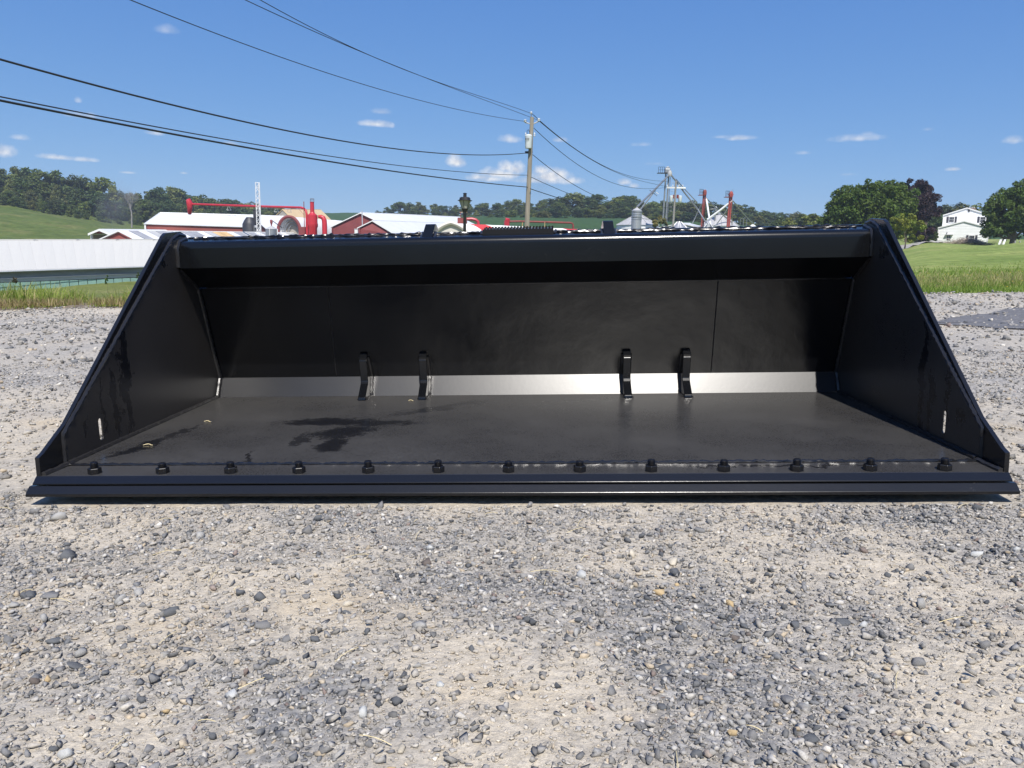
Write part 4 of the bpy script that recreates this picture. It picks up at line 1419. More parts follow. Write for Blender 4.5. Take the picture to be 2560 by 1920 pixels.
# white lattice tower
d = 118
p0, p1 = at(648.5, 580, d), at(648.5, 456, d)
o = (p0[0], p0[1], gz(p0))
t = thing('lattice_tower', 'tall thin white lattice tower rising in front of the barn roofs', 'tower', o)
w = .30
corners = [(-w, -w * .6), (w, -w * .6), (0, w)]
ztop = p1[2]
for a, b in corners:
    MB(o).tube([(p0[0] + a, p0[1] + b, o[2]), (p0[0] + a, p0[1] + b, ztop)], .05, 6).build('leg', M_trim, t)
z, k, mb = o[2], 0, None
while z < ztop - .1:
    z2 = min(z + .62, ztop)
    for i in range(3):
        A, Bc = corners[i], corners[(i + 1) % 3]
        s = (A, Bc) if k % 2 else (Bc, A)
        MB(o).tube([(p0[0] + s[0][0], p0[1] + s[0][1], z), (p0[0] + s[1][0], p0[1] + s[1][1], z2)], .035, 4).build('brace', M_trim, t)
    if k % 5 == 4:
        MB(o).tube([(p0[0] + a, p0[1] + b, z) for a, b in corners + corners[:1]], .035, 4).build('ring', M_trim, t)
    z, k = z2, k + 1

# small feed bin with conical roof and a red cyclone on it
d = 126
p = at(679, 578, d)
o = (p[0], p[1], gz(p))
zt = lambda py: at(679, py, d)[2]
t = thing('feed_bin', 'short grey bin with cone roof carrying a small red cyclone', 'bin', o)
MB(o).lathe([(.95, o[2] - .2), (.95, zt(573))], (p[0], p[1], 0), 18).build('bin_wall', M_galv, t, smooth=True)
MB(o).lathe([(1.0, zt(573)), (.18, zt(565.5)), (.15, zt(565))], (p[0], p[1], 0), 18).build('roof', M_binroof, t, smooth=True)
MB(o).lathe([(.08, zt(566)), (.1, zt(562)), (.22, zt(556)), (.22, zt(551)), (.12, zt(549))], (p[0], p[1], 0), 12).build('cyclone', M_maroon, t, smooth=True)
MB(o).tube([(p[0] + .2, p[1], zt(552)), (p[0] + 1.6, p[1] + .4, zt(569))], .07, 6).build('feed_pipe', M_dark, t)
MB(o).tube([(p[0], p[1] - 1.0, o[2]), (p[0], p[1] - 1.0, zt(571))], .05, 5).build('ladder', M_trim, t)
MB(o).tube([(p[0] + 1.0, p[1] - .2, o[2]), (p[0] + 1.0, p[1] - .2, zt(572))], .08, 5).build('ladder', M_trim, t)

# red dust collector
d = 112
p = at(782, 580, d)
o = (p[0], p[1], gz(p))
zt = lambda py, px=782: at(px, py, d)[2]
t = thing('dust_collector', 'bright red dust collector with tall round stack and a big curved duct', 'dust collector', o)
MB(o).lathe([(.62, o[2]), (.62, zt(570)), (.74, zt(566)), (.74, zt(559)), (.70, zt(558.7)), (.70, zt(538)), (.66, zt(537.5)), (.35, zt(533)), (.30, zt(530))], (p[0], p[1], 0), 22).build('body', M_redpaint, t, smooth=True)
MB(o).lathe([(.30, zt(533)), (.28, zt(506)), (.32, zt(505.6)), (.32, zt(504.8))], (p[0] - .02, p[1], 0), 18).build('stack', M_redpaint, t, smooth=True)
for k in range(6):
    a = k * math.pi / 3
    MB(o).tube([(p[0] + .27 * math.cos(a), p[1] + .27 * math.sin(a), zt(506)), (p[0] + .27 * math.cos(a), p[1] + .27 * math.sin(a), zt(497))], .025, 4).build('cage_bar', M_galv, t)
MB(o).tube([(p[0] + .27 * math.cos(a), p[1] + .27 * math.sin(a), zt(497)) for a in np.linspace(0, 6.2832, 13)], .03, 4).build('cage_ring', M_galv, t)
dx = lambda px: at(px, 560, d)[0]
duct = [(dx(796), p[1], zt(541)), (dx(803), p[1], zt(541.5)), (dx(808), p[1], zt(544)), (dx(811), p[1], zt(551)), (dx(811.5), p[1], zt(562)), (dx(811), p[1], o[2])]
MB(o).tube(duct, [.2, .3, .34, .36, .36, .36], 10).build('duct', M_redpaint, t, smooth=True)
MB(o).tube([(dx(772), p[1] - .75, o[2]), (dx(772), p[1] - .75, zt(551))], .04, 5).build('leg', M_redpaint, t)
MB(o).tube([(dx(790.5), p[1] - .78, o[2]), (dx(790.5), p[1] - .78, zt(551))], .04, 5).build('leg', M_redpaint, t)
MB(o).box((dx(757), p[1] + 1.5, (zt(567) + o[2]) / 2), (1.6, 1.2, zt(567) - o[2])).build('base_house', M_maroon, t)

# overhead red pipe with elbow
d = 112
A = at(482, 510.5, 128)
pts = [at(479, 510.5, 128), at(500, 511, 127.4), at(620, 515, 120), at(700, 517.5, 116), at(752, 519, 113), at(760, 521.5, 112.6), at(765, 527, 112.4), at(766.5, 536, 112.3), at(767, 560, 112.3), V3(*at(767, 560, 112.3)[:2], gz(at(767, 580, 112.3)))]
o = tuple(pts[-1])
t = thing('overhead_pipe', 'long red overhead pipe running level above the red barn roof', 'pipe', o)
MB(o).tube(pts, .17, 10).build('pipe', M_redpaint, t, smooth=True)
MB(o).tube([at(467, 503, 128), at(470.5, 502, 128), at(474, 508, 128), at(474.5, 520, 128), at(474, 534, 128.6)], [.26, .5, .52, .42, .30], 10).build('elbow', M_redpaint, t, smooth=True)
for px, py, dd in ((571, 513.5, 123), (690, 517.5, 116.5), (722, 518, 115)):
    a = at(px, py, dd)
    for s in (-.35, .35):
        MB(o).tube([a, a + V3(s, .2, -.72)], .03, 4).build('hanger', M_trim, t)
    MB(o).tube([a + V3(-.35, .2, -.70), a + V3(.35, .2, -.70)], .025, 4).build('hanger', M_trim, t)
m0 = at(759.5, 504, 112)
MB(o).tube([m0, V3(m0[0], m0[1], gz(m0))], .06, 6).build('mast', M_maroon, t)
MB(o).tube([at(745, 520, 113), at(760, 537, 112)], .03, 4).build('brace', M_maroon, t)

# red hopper frame and second red pipe to the right of the lamp
p = at(1163, 556, 165)
o = (p[0], p[1], gz(p))
t = thing('red_hopper', 'red square hopper with curved duct on the far end of the white roof', 'hopper', o)
zt = lambda py: at(1163, py, 165)[2]
MB(o).box((p[0] - .6, p[1], (zt(545) + o[2]) / 2), (1.9, 1.9, zt(545) - o[2])).build('hopper_body', M_rust, t)
MB(o).tube([(p[0] + .2, p[1], zt(548)), (p[0] + 1.4, p[1], zt(547)), (p[0] + 2.2, p[1], zt(549)), (p[0] + 2.7, p[1], zt(554)), (p[0] + 2.75, p[1], zt(562))], .32, 8).build('duct', M_redpaint, t, smooth=True)
for s in (-.55, .45):
    MB(o).tube([(p[0] - .4 + s, p[1], zt(545)), (p[0] - .4 + s, p[1], zt(529))], .07, 5).build('post', M_rust, t)
MB(o).tube([(p[0] - 1.2, p[1], zt(531)), (p[0] + .4, p[1], zt(531))], .06, 5).build('crossbar', M_tan, t)
d = 120
pts = [at(1270, 554, d), at(1300, 553.5, d), at(1425, 557, 124), at(1431, 559, 124), at(1433, 564, 124)]
pts.append(V3(pts[-1][0], pts[-1][1], gz(pts[-1])))
o = tuple(pts[-1])
t = thing('level_pipe', 'thin rusty red pipe running level behind the utility pole foot', 'pipe', o)
MB(o).tube(pts, .15, 8).build('pipe', M_rust, t, smooth=True)
MB(o).tube([at(1264, 549, d), at(1268, 549, d), at(1267, 560, d), at(1268, 580, d)], [.3, .48, .45, .3], 8).build('elbow', M_redpaint, t, smooth=True)
for px in (1306, 1362):
    a = at(px, 555, 121)
    MB(o).tube([a, V3(a[0], a[1], gz(a))], .05, 5).build('post', M_tan, t)

# ------------------------------------------------------------------ lamp post
d = 22.0
pb = at(1164, 640, d)
o = (pb[0], pb[1], gz(pb))
cx, cy = at(1162, 530, d)[:2]
s = d / F_PX
zt = lambda py: at(1162, py, d)[2]
o = (cx, cy, Hs(cx, cy))
t = thing('lamp_post', 'black post with a lantern of frosted glass standing behind the bucket', 'lamp post', o)
MB(o).lathe([(.062, o[2] - .1), (.062, o[2] + .6), (.045, o[2] + .65), (.042, zt(538)), (.05, zt(536)), (.05, zt(531)), (.03, zt(529))], (cx, cy, 0), 14).build('post', M_black, t, smooth=True)
zb, zc, ze, zr, zk = zt(529), zt(522), zt(502), zt(492.5), zt(487)
w0, w1 = .055, .165
HX6 = [(math.cos(math.pi / 3 * k + .35), math.sin(math.pi / 3 * k + .35)) for k in range(6)]
MB(o).lathe([(.035, zb - .06), (.06, zb), (.09, zc), (.07, zc + .01)], (cx, cy, 0), 12).build('lantern_cup', M_black, t, smooth=True)
for k in range(6):
    a, b = HX6[k], HX6[(k + 1) % 6]
    P = [V3(cx + a[0] * w0 * 1.4, cy + a[1] * w0 * 1.4, zc), V3(cx + b[0] * w0 * 1.4, cy + b[1] * w0 * 1.4, zc), V3(cx + b[0] * w1, cy + b[1] * w1, ze), V3(cx + a[0] * w1, cy + a[1] * w1, ze)]
    MB(o).slab(P, .004, n=V3((a[0] + b[0]) / 2, (a[1] + b[1]) / 2, -.3)).build('glass_pane', M_lampglass, t)
    MB(o).tube([P[0], P[3]], .008, 5).build('frame_bar', M_black, t)
MB(o).lathe([(.155, ze), (.205, ze), (.205, ze + .012), (.16, ze + .02), (.15, zr - .03), (.125, zr - .005), (.05, zr), (.045, zk + .02), (.055, zk + .025), (.055, zk + .04), (.02, zk + .055)], (cx, cy, 0), 12).build('lantern_cap', M_black, t)

# ------------------------------------------------------------------ utility poles and wires
d = 45.0
top, foot = at(1330, 293, d), at(1317, 570, d)
ft = top + (foot - top) * 1.0
g0 = Hs(ft[0], ft[1])
kk = (top[2] - g0) / (top[2] - foot[2])
base = top + (foot - top) * kk
o = (base[0], base[1], base[2] - .1)
t = thing('utility_pole', 'weathered wooden utility pole with a grey transformer, behind the step tread', 'utility pole', o)
MB(o).tube([base - V3(0, 0, .3), lerp(base, top, .5), top], [.17, .145, .11], 14).build('pole', M_wood, t, smooth=True)
q = lambda px, py, dd=d: at(px, py, dd)
MB(o).tube([q(1328, 297), q(1328, 286)], .035, 6).build('top_pin', M_galv, t)
MB(o).lathe([(.05, 0), (.075, .03), (.05, .07), (.07, .1), (.03, .14)], q(1328, 285), 10).build('insulator', M_porc, t, smooth=True)
for px, py, pe in ((1313, 303, 1326), (1347, 300, 1333)):
    MB(o).tube([q(pe, 310), q(px, py + 3)], .035, 6).build('insulator_arm', M_curtain2, t)
    MB(o).lathe([(.05, 0), (.09, .03), (.06, .07), (.085, .11), (.04, .16)], q(px, py + 3), 10).build('insulator', M_porc, t, smooth=True)
tp = q(1321.5, 374)
zt = lambda py: q(1321.5, py)[2]
MB(o).lathe([(.17, zt(373)), (.185, zt(371)), (.20, zt(345)), (.21, zt(342)), (.19, zt(341)), (.15, zt(339))], (tp[0] - .02, tp[1] - .32, 0), 18).build('transformer', M_tank, t, smooth=True)
for px in (1314.5, 1318, 1322):
    c = q(px, 347, d - .53)
    MB(o).box(c, (.035, .06, .10)).build('bushing', M_dark, t)
for px in (1314, 1336):
    c = q(px, 343)
    MB(o).lathe([(.03, 0), (.05, .05), (.03, .1), (.05, .15), (.02, .22)], c + V3(0, -.2, 0), 8).build('bushing', M_porc, t, smooth=True)
MB(o).tube([q(1317, 338, d - .3), q(1318, 326, d - .3), q(1321, 324, d - .3), q(1324, 330, d - .2)], .015, 5).build('jumper_wire', M_wire, t)
MB(o).tube([q(1320, 380), q(1332, 380)], .03, 5).build('bracket', M_dark, t)
MB(o).box(q(1318, 381), (.25, .1, .12)).build('bracket', M_dark, t)

# second pole, far
d2 = 112.0
f2, t2 = at(1682, 572, d2), at(1690, 452, d2)
o = (f2[0], f2[1], gz(f2))
t = thing('utility_pole', 'leaning grey utility pole with crossarm and two transformers beside the grain leg', 'utility pole', o)
b2 = f2 + (f2 - t2) * ((f2[2] - o[2]) / (t2[2] - f2[2]))
MB(o).tube([b2, t2], [.20, .13], 10).build('pole', M_greywood, t, smooth=True)
MB(o).box((at(1668, 469, d2) + at(1712, 469.5, d2)) / 2, (2.7, .16, .2)).build('crossarm', M_trim, t)
for px in (1668, 1682, 1697, 1707):
    MB(o).lathe([(.05, 0), (.09, .1), (.05, .3)], at(px, 467, d2), 8).build('insulator', M_porc, t)
MB(o).tube([at(1707, 470, d2), at(1708, 478, d2)], .06, 5).build('insulator', M_dark, t)
for px in (1677, 1699):
    c = at(px, 505, d2)
    MB(o).lathe([(.22, 0), (.25, .05), (.27, .8), (.2, .86)], c + V3(0, -.2, 0), 12).build('transformer', M_tank, t, smooth=True)
for px in (1683, 1692, 1694):
    MB(o).box(at(px, 492, d2) + V3(0, -.3, 0), (.18, .1, .5)).build('cutout_switch', M_rust, t)


def wire(label, pts, r):
    """Sagging cable through points (px, py, distance); a smooth curve in space."""
    P = [at(*p) for p in pts]
    t_ = np.array([0] + list(np.cumsum([np.linalg.norm(P[i + 1] - P[i]) for i in range(len(P) - 1)])))
    deg = min(3, len(P) - 1)
    cf = [np.polyfit(t_, [p[k] for p in P], deg) for k in range(3)]
    tt = np.linspace(0, t_[-1], 40)
    C_ = [V3(*[np.polyval(cf[k], x) for k in range(3)]) for x in tt]
    o_ = tuple(C_[0])
    tag(MB(o_).tube(C_, r, 6).build('power_line', M_wire, smooth=True), label, 'wire').location = o_


D0 = 45.0
dl = lambda px, pole=1320, near=15.0, x0=0: 1 / (1 / D0 + (1 / near - 1 / D0) * (pole - px) / (pole - x0))   # straight run towards the camera side
for lab, pts, r, near in (
        ('thin wire from the pole top pin, uppermost at the top edge', [(1328, 284), (1280, 266), (1100, 207.5), (880, 119), (654, 0), (420, -140)], .011, 15),
        ('thin wire from the right insulator, just under the uppermost wire', [(1346, 301), (1280, 275), (1099, 209), (850, 105), (610, 0), (330, -140)], .011, 15),
        ('thin wire from the left insulator, crossing mid sky', [(1312, 304), (1280, 298), (984, 234), (718, 148), (500, 68), (327, 0), (60, -110)], .011, 15),
        ('thick twisted cable meeting the pole just below the transformer', [(1319, 382), (1157, 387), (984, 370), (694, 324), (347, 240), (0, 149), (-300, 62)], .021, 15),
        ('thin cable just above the lowest black cable', [(1321, 438), (1280, 437), (926, 405), (579, 350), (280, 297), (0, 242), (-300, 180)], .014, 15),
        ('thick black cable, lowest of those running left', [(1319, 468), (1280, 464), (926, 420), (579, 362), (280, 306), (0, 251), (-300, 190)], .024, 15)):
    wire(lab, [(px, py, dl(px, near=near)) for px, py in pts], r)
dr = lambda px: 1 / (1 / D0 + (1 / 111.0 - 1 / D0) * (px - 1330) / (1690 - 1330))
for lab, pts, r in (
        ('wire from the pole top to the far crossarm, highest on the right', [(1329, 284), (1400, 342), (1442, 376), (1546, 431), (1600, 446), (1668, 454)], .018),
        ('wire from the right insulator sagging to the far crossarm', [(1347, 301), (1442, 377), (1546, 432), (1600, 452), (1668, 467)], .018),
        ('wire leaving the pole above the transformer toward the far crossarm', [(1335, 321), (1396, 372), (1454, 422), (1520, 452), (1569, 466), (1633, 472), (1697, 468)], .018),
        ('wire leaving the pole below the transformer and dropping right', [(1332, 388), (1396, 434), (1477, 486), (1560, 512), (1684, 520)], .018),
        ('thin cable dropping right in front of the wooded hill', [(1328, 443), (1396, 473), (1451, 495), (1560, 525), (1684, 533)], .016),
        ('lowest cable dropping right from the pole', [(1326, 472), (1396, 495), (1480, 520), (1570, 541), (1684, 545)], .022)):
    wire(lab, [(px, py, dr(px)) for px, py in pts], r)

# ------------------------------------------------------------------ grain storage on the right
# slim silo
d = 125
p = at(1590, 575, d)
o = (p[0], p[1], gz(p))
zt = lambda py: at(1590, py, d)[2]
t = thing('slim_silo', 'tall slim galvanised silo with pointed roof', 'silo', o)
mb = MB(o)
pr = [(.80, o[2] - .2)]
z = o[2]
while z < zt(527):
    pr += [(.80, z + .02), (.815, z + .12), (.80, z + .22)]
    z += .24
MB(o).lathe(pr, (p[0], p[1], 0), 24).build('silo_wall', M_silo, t, smooth=True)
MB(o).lathe([(.86, zt(527)), (.5, zt(523)), (.12, zt(519.5)), (.12, zt(516.5)), (.06, zt(516))], (p[0], p[1], 0), 24).build('roof', M_rust if False else M_binroof, t, smooth=True)
for k in range(4):
    zz = zt(531 + k * 6)
    MB(o).tube([(p[0] + .84 * math.cos(a), p[1] + .84 * math.sin(a), zz) for a in np.linspace(0, 6.2832, 25)], .03, 4).build('hoop', M_galv, t)
MB(o).tube([(p[0] - .7, p[1] - .6, o[2]), (p[0] - .7, p[1] - .6, zt(526))], .035, 4).build('ladder', M_galv, t)


def bin_(name, label, px, apex_py, eave_py, half, d, m_wall=M_galv, m_roof=M_binroof, cap=.4, n=30):
    p = at(px, eave_py, d)
    a = at(px, apex_py, d)
    w = half * d / F_PX
    o = (p[0], p[1], gz(p))
    t = thing(name, label, 'grain bin', o)
    MB(o).lathe([(w * .97, o[2] - .3), (w * .97, p[2])], (p[0], p[1], 0), n).build('bin_wall', m_wall, t, smooth=True)
    MB(o).lathe([(w * 1.02, p[2] - .05), (w * .98, p[2] + .02), (cap, a[2] - .12), (cap * .9, a[2])], (p[0], p[1], 0), n).build('roof', m_roof, t, smooth=True)
    for k in range(14):
        th = k * 2 * math.pi / 14 + .1
        MB(o).tube([(p[0] + w * math.cos(th), p[1] + w * math.sin(th), p[2] + .06), (p[0] + cap * math.cos(th), p[1] + cap * math.sin(th), a[2] - .05)], .035, 4).build('roof_rib', m_roof, t)
    return t, o, p, a, w


t, o, p, a, w = bin_('grain_bin', 'broad grain bin with pale cone roof behind the slim silo', 1594, 533.5, 564, 53, 150, M_trim, M_binroof)
MB(o).box(lerp(p, a, .5) + V3(w * .25, -w * .45, -.3), (.7, .5, .4)).build('roof_hatch', M_galv, t)
bin_('grain_bin', 'small grain bin with rusty cone roof beside the leaning pole', 1697, 554, 572, 24, 128, M_galv, M_silo)
t, o, p, a, w = bin_('grain_bin', 'wide white domed grain bin between the two red grain legs', 1798, 538.5, 566, 48, 150, M_trim, M_binroof, cap=1.1)
MB(o).lathe([(.35, a[2]), (.35, a[2] + .5), (.2, a[2] + .6)], (a[0], a[1], 0), 12).build('roof_vent', M_curtain, t)
bin_('grain_bin', 'shiny small grain bin in front of the domed bin', 1770, 559, 573, 17, 135, M_galv, M_galv)
bin_('grain_bin', 'tiny white bin cap at the far right end of the spout', 1882, 561, 566, 7, 150, M_trim, M_trim, cap=.15)
R0, R1 = at(1702, 557.5, 140), at(1725, 558, 152)
E0, E1 = at(1760, 571, 140), at(1772, 570, 150)
gable('machine_shed', 'low shed with white roof and pale gable left of the first red grain leg', 'shed', E0, E1, R0, R1, M_white, M_trim, M_greyl)


def grain_leg(name, label, px_t, py_t, px_b, py_b, d, m, w=.55, twin=True, platform=True):
    a, b = at(px_t, py_t, d), at(px_b, py_b, d)
    b = a + (b - a) * ((a[2] - gz(b)) / (a[2] - b[2]))
    o = tuple(b)
    t = thing(name, label, 'grain elevator', o)
    offs = (-w * .42, w * .42) if twin else (0,)
    for s_ in offs:
        MB(o).poly([b + V3(s_ - .12, -.12, 0), b + V3(s_ + .12, -.12, 0), b + V3(s_ + .12, .12, 0), b + V3(s_ - .12, .12, 0)], a - b).build('leg_trunk', m, t)
    hd = a
    MB(o).box(hd + V3(0, 0, .25), (w * 1.5, .8, .7)).build('head', m, t, bevel=.08)
    MB(o).lathe([(w * .5, -.3), (w * .72, -.26), (w * .72, .26), (w * .5, .3)], hd + V3(0, 0, .55), 14, axis=[[1, 0, 0], [0, 0, 1], [0, 1, 0]]).build('head_hood', m, t, smooth=True)
    if platform:
        pz = hd + V3(-w * 1.2, 0, -.15)
        MB(o).box(pz, (w * 3.2, 1.1, .08)).build('platform', M_dark if m is M_galv else M_rust, t)
        for sx_ in np.linspace(-1.5, .2, 4):
            MB(o).tube([pz + V3(sx_ * w, -.5, 0), pz + V3(sx_ * w, -.5, 1.0)], .03, 4).build('rail_post', M_dark, t)
        for zz in (.5, 1.0):
            MB(o).tube([pz + V3(-1.55 * w, -.5, zz), pz + V3(.25 * w, -.5, zz)], .03, 4).build('rail', M_dark, t)
    return t, o


def spout(t, o, A, Bp, r=.13, m=M_galv):
    A, Bp = np.array(A), np.array(Bp)
    MB(o).tube([A, lerp(A, Bp, .5) - V3(0, 0, .08), Bp], r, 8).build('spout', m, t, smooth=True)


d = 140
t, o = grain_leg('grain_elevator', 'tall galvanised grain elevator leg with long spouts, tallest of the three', 1668.5, 431, 1660, 570, d, M_galv, w=.62)
MB(o).lathe([(.3, 0), (.45, .5), (.25, 1.0)], at(1674, 441, d - .6), 10).build('distributor', M_greyl, t, smooth=True)
spout(t, o, at(1673, 437, d - .6), at(1593, 517, 126), .16)
spout(t, o, at(1640, 472, d - 5), at(1601, 524, 132), .13)
spout(t, o, at(1677, 436, d - .6), at(1745, 524, 140), .14)
spout(t, o, at(1745, 524, 140), at(1768, 560, 137), .12)
spout(t, o, at(1690, 448, d - 1), at(1742, 505, 142), .08)
MB(o).tube([at(1624, 475, d - 6), at(1643, 490, d - 6)], .06, 5).build('truss_bar', M_galv, t)
MB(o).tube([at(1633, 476, d - 6), at(1646, 485, d - 6)], .06, 5).build('truss_bar', M_trim, t)
for k in range(9):
    c = at(1674.5 - k * .9, 448 + k * 10, d)
    MB(o).tube([c + V3(.25, -.5, 0), c + V3(.75, -.5, 0), c + V3(.75, .1, 0)], .03, 4).build('ladder_hoop', M_galv, t)
MB(o).tube([at(1676, 442, d - .4), at(1667, 570, d - .4)], .05, 4).build('ladder', M_galv, t)
d = 142
t, o = grain_leg('grain_elevator', 'dark red grain leg with railed top platform, left of the two red ones', 1761.5, 486, 1755, 570, d, M_rust, w=.38)
spout(t, o, at(1766, 498, d), at(1777, 566, 136), .16, M_trim)
spout(t, o, at(1766, 496, d), at(1830, 558, 148), .12)
spout(t, o, at(1754, 510, d), at(1731, 558, 144), .10)
d = 136
t, o = grain_leg('grain_elevator', 'bright red grain leg with pointed head, right of the two red ones', 1827, 491, 1820, 570, d, M_legred, w=.38, twin=True)
MB(o).lathe([(.5, 0), (.03, .7)], at(1827.5, 487, d), 8).build('head_cap', M_legred, t)
spout(t, o, at(1830, 502, d), at(1768, 549, 137), .17, M_trim)
spout(t, o, at(1832, 502, d), at(1882, 559, 149), .09)
spout(t, o, at(1831, 503, d), at(1830, 562, 138), .08)
spout(t, o, at(1820, 520, d), at(1792, 560, 146), .09)
MB(o).tube([at(1832, 488, d), at(1832.5, 472, d)], .03, 4).build('antenna', M_galv, t)
d = 148
t, o = grain_leg('support_mast', 'grey support mast in front of the domed grain bin', 1789, 527, 1786, 570, d, M_galv, w=.3, twin=False, platform=False)
MB(o).tube([at(1776, 523, d), at(1793, 522, d)], .06, 5).build('crossarm', M_galv, t)
for i, (pa, pb) in enumerate(((1851, 1849), (1859, 1858), (1867, 1866))):
    a = at(pa, 549 - (i % 2) * 2, 165)
    b = V3(a[0], a[1], gz(a))
    o = tuple(b)
    t = thing('vent_pipe', ('left', 'middle', 'right')[i] + ' one of the three thin bent vent pipes beside the bright red grain leg', 'pipe', o, 'bent vent pipes by the grain legs')
    MB(o).tube([b, a, a + V3(.25, 0, .25), a + V3(.5, 0, .1)], .06, 6).build('pipe', M_galv, t, smooth=True)

# ------------------------------------------------------------------ farmhouse
d = 150.0


def wall_pts(d, *pp):
    return [at(px, py, d) for px, py in pp]


hc = at(2405, 609, d)
o = (hc[0], hc[1], gz(hc))
zb = o[2] - 1.0
house = thing('farmhouse', 'white two storey farmhouse with dark shutters between the trees on the right', 'house', o)
x = lambda px, dd: o[0] + (px - 2405) * dd / F_PX * .88
zz = lambda py, px, dd: at(px, py, dd)[2]


def house_block(pl, pr_, pa, py_e, py_a, dd, depth, nm):
    xl, xr, xa = x(pl, dd), x(pr_, dd), (x(pl, dd) + x(pr_, dd)) / 2
    ze, za = zz(py_e, pa, dd), zz(py_a, pa, dd)
    y0, y1 = dd, dd + depth
    n = 14
    # lapped siding boards on the front gable, each a part
    H_ = int((za - zb) / .28)
    for i in range(H_ + 1):
        z0_, z1_ = zb + i * .28, min(zb + (i + 1) * .28, za - .02)
        if z1_ <= z0_ + .02:
            break
        def half(z):
            return (xr - xl) / 2 if z <= ze else (xr - xl) / 2 * max(0.01, (za - z) / (za - ze))
        a_, b_ = half(z0_), half(z1_)
        MB(o).hexa([(xa - a_, y0 - .03, z0_), (xa + a_, y0 - .03, z0_), (xa + a_, y0 + .05, z0_), (xa - a_, y0 + .05, z0_), (xa - b_, y0 - .005, z1_), (xa + b_, y0 - .005, z1_), (xa + b_, y0 + .05, z1_), (xa - b_, y0 + .05, z1_)]).build('siding_board', M_siding, house)
    MB(o).poly([(xl, y0 + .06, zb), (xr, y0 + .06, zb), (xr, y0 + .06, ze), (xa, y0 + .06, za - .02), (xl, y0 + .06, ze)], (0, depth, 0)).build(nm, M_siding, house)
    ov = .14
    for sgn, xe in ((-1, xl), (1, xr)):
        xo = xe + sgn * ov
        zo = ze - ov * (za - ze) / ((xr - xl) / 2)
        MB(o).slab([(xo, y0 - ov, zo + .1), (xo, y1 + ov, zo + .1), (xa, y1 + ov, za + .1), (xa, y0 - ov, za + .1)], .12).build('roof', M_white, house)
        MB(o).poly([(xo, y0 - ov - .01, zo + .1), (xa, y0 - ov - .01, za + .1), (xa, y0 - ov - .01, za - .12), (xo, y0 - ov - .01, zo - .12)], (0, -.05, 0)).build('rake_board', M_trim, house)
        MB(o).box((xe, y0 - .02, (zb + ze) / 2), (.16, .14, ze - zb)).build('corner_board', M_trim, house)


house_block(2353, 2462, 2413, 537.5, 520, d, 9, 'upper_wall')
house_block(2341, 2463, 2402, 568.5, 552, d - 5, 4.9, 'lower_wall')
dd = d - 5


def window(pc, py0, py1, wpx, dd, shutters=True, grid=(2, 2)):
    xc = x(pc, dd)
    z1_, z0_ = zz(py0, pc, dd), zz(py1, pc, dd)
    w = wpx * dd / F_PX
    y = dd - .06
    f = MB(o)
    for (cx_, cz_, sx_, sz_) in ((xc, z1_, w + .10, .06), (xc, z0_, w + .16, .07), (xc - w / 2, (z0_ + z1_) / 2, .05, z1_ - z0_), (xc + w / 2, (z0_ + z1_) / 2, .05, z1_ - z0_)):
        f.box((cx_, y, cz_), (sx_, .1, sz_))
    wd = f.build('window', M_trim, house)
    MB(o).box((xc, y + .025, (z0_ + z1_) / 2), (w - .03, .02, z1_ - z0_ - .04)).build('pane', M_window, wd)
    g = MB(o)
    g.box((xc, y, (z0_ + z1_) / 2), (w, .05, .035))
    for k in range(1, grid[0]):
        g.box((xc - w / 2 + w * k / grid[0], y + .002, (z0_ + z1_) / 2), (.010, .03, z1_ - z0_))
    for k in (1, 3):
        g.box((xc, y + .004, z0_ + (z1_ - z0_) * k / 4), (w, .03, .010))
    g.build('sash', M_trim, wd)
    if shutters:
        for sgn in (-1, 1):
            MB(o).box((xc + sgn * (w * .5 + .06 + w * .27), y + .02, (z0_ + z1_) / 2), (w * .42, .06, z1_ - z0_ + .12)).build('shutter', M_shutter, house)


window(2373.5, 541.5, 555, 10.5, d, True, (3, 2))
window(2448.5, 543.5, 557, 11, d, True, (3, 2))
window(2424.5, 588.5, 604, 11.5, dd, True, (3, 2))
# door with its upper light
xc = x(2368, dd)
dw = MB(o).box((xc, dd - .05, (zz(586, 2368, dd) + zz(610, 2368, dd)) / 2), (1.0, .06, zz(586, 2368, dd) - zz(611, 2368, dd))).build('door', M_trim, house)
MB(o).box((xc, dd - .085, zz(593.5, 2368, dd)), (.55, .03, .95)).build('door_light', M_window, dw)
g = MB(o)
for k in (1, 2):
    g.box((xc, dd - .105, zz(593.5, 2368, dd) - .475 + .95 * k / 3), (.55, .02, .04))
g.box((xc, dd - .107, zz(593.5, 2368, dd)), (.04, .02, .95))
g.build('muntin', M_trim, dw)
MB(o).box((xc + .05, dd - .25, zz(586, 2368, dd)), (1.3, .45, .1)).build('door_hood', M_greyl, house)
MB(o).lathe([(.06, 0), (.1, .1), (.05, .25)], (x(2363, dd), dd - .15, zz(582.5, 2363, dd)), 8).build('wall_lamp', M_dark, house)
MB(o).box((x(2413, d), d - .06, zz(526, 2413, d)), (.3, .06, .62)).build('gable_vent', M_shutter, house)
MB(o).box((x(2404, dd), dd - .02, zz(612, 2404, dd)), (9.1, .12, .5)).build('foundation', M_stonew, house)
ch = (x(2421, d), d + 3.0)
bz = zz(520, 2421, d) - .75
mbk = 0
for iz in range(7):
    for ix in range(4):
        MB(o).box((ch[0] - .52 + ix * .35 + (.08 if iz % 2 else 0), ch[1], bz - .75 + iz * .24), (.33, .9, .22)).build('chimney_brick', M_brick, house)
MB(o).box((ch[0], ch[1], bz - 1.3), (1.3, .86, 2.2)).build('chimney', M_brick, house)
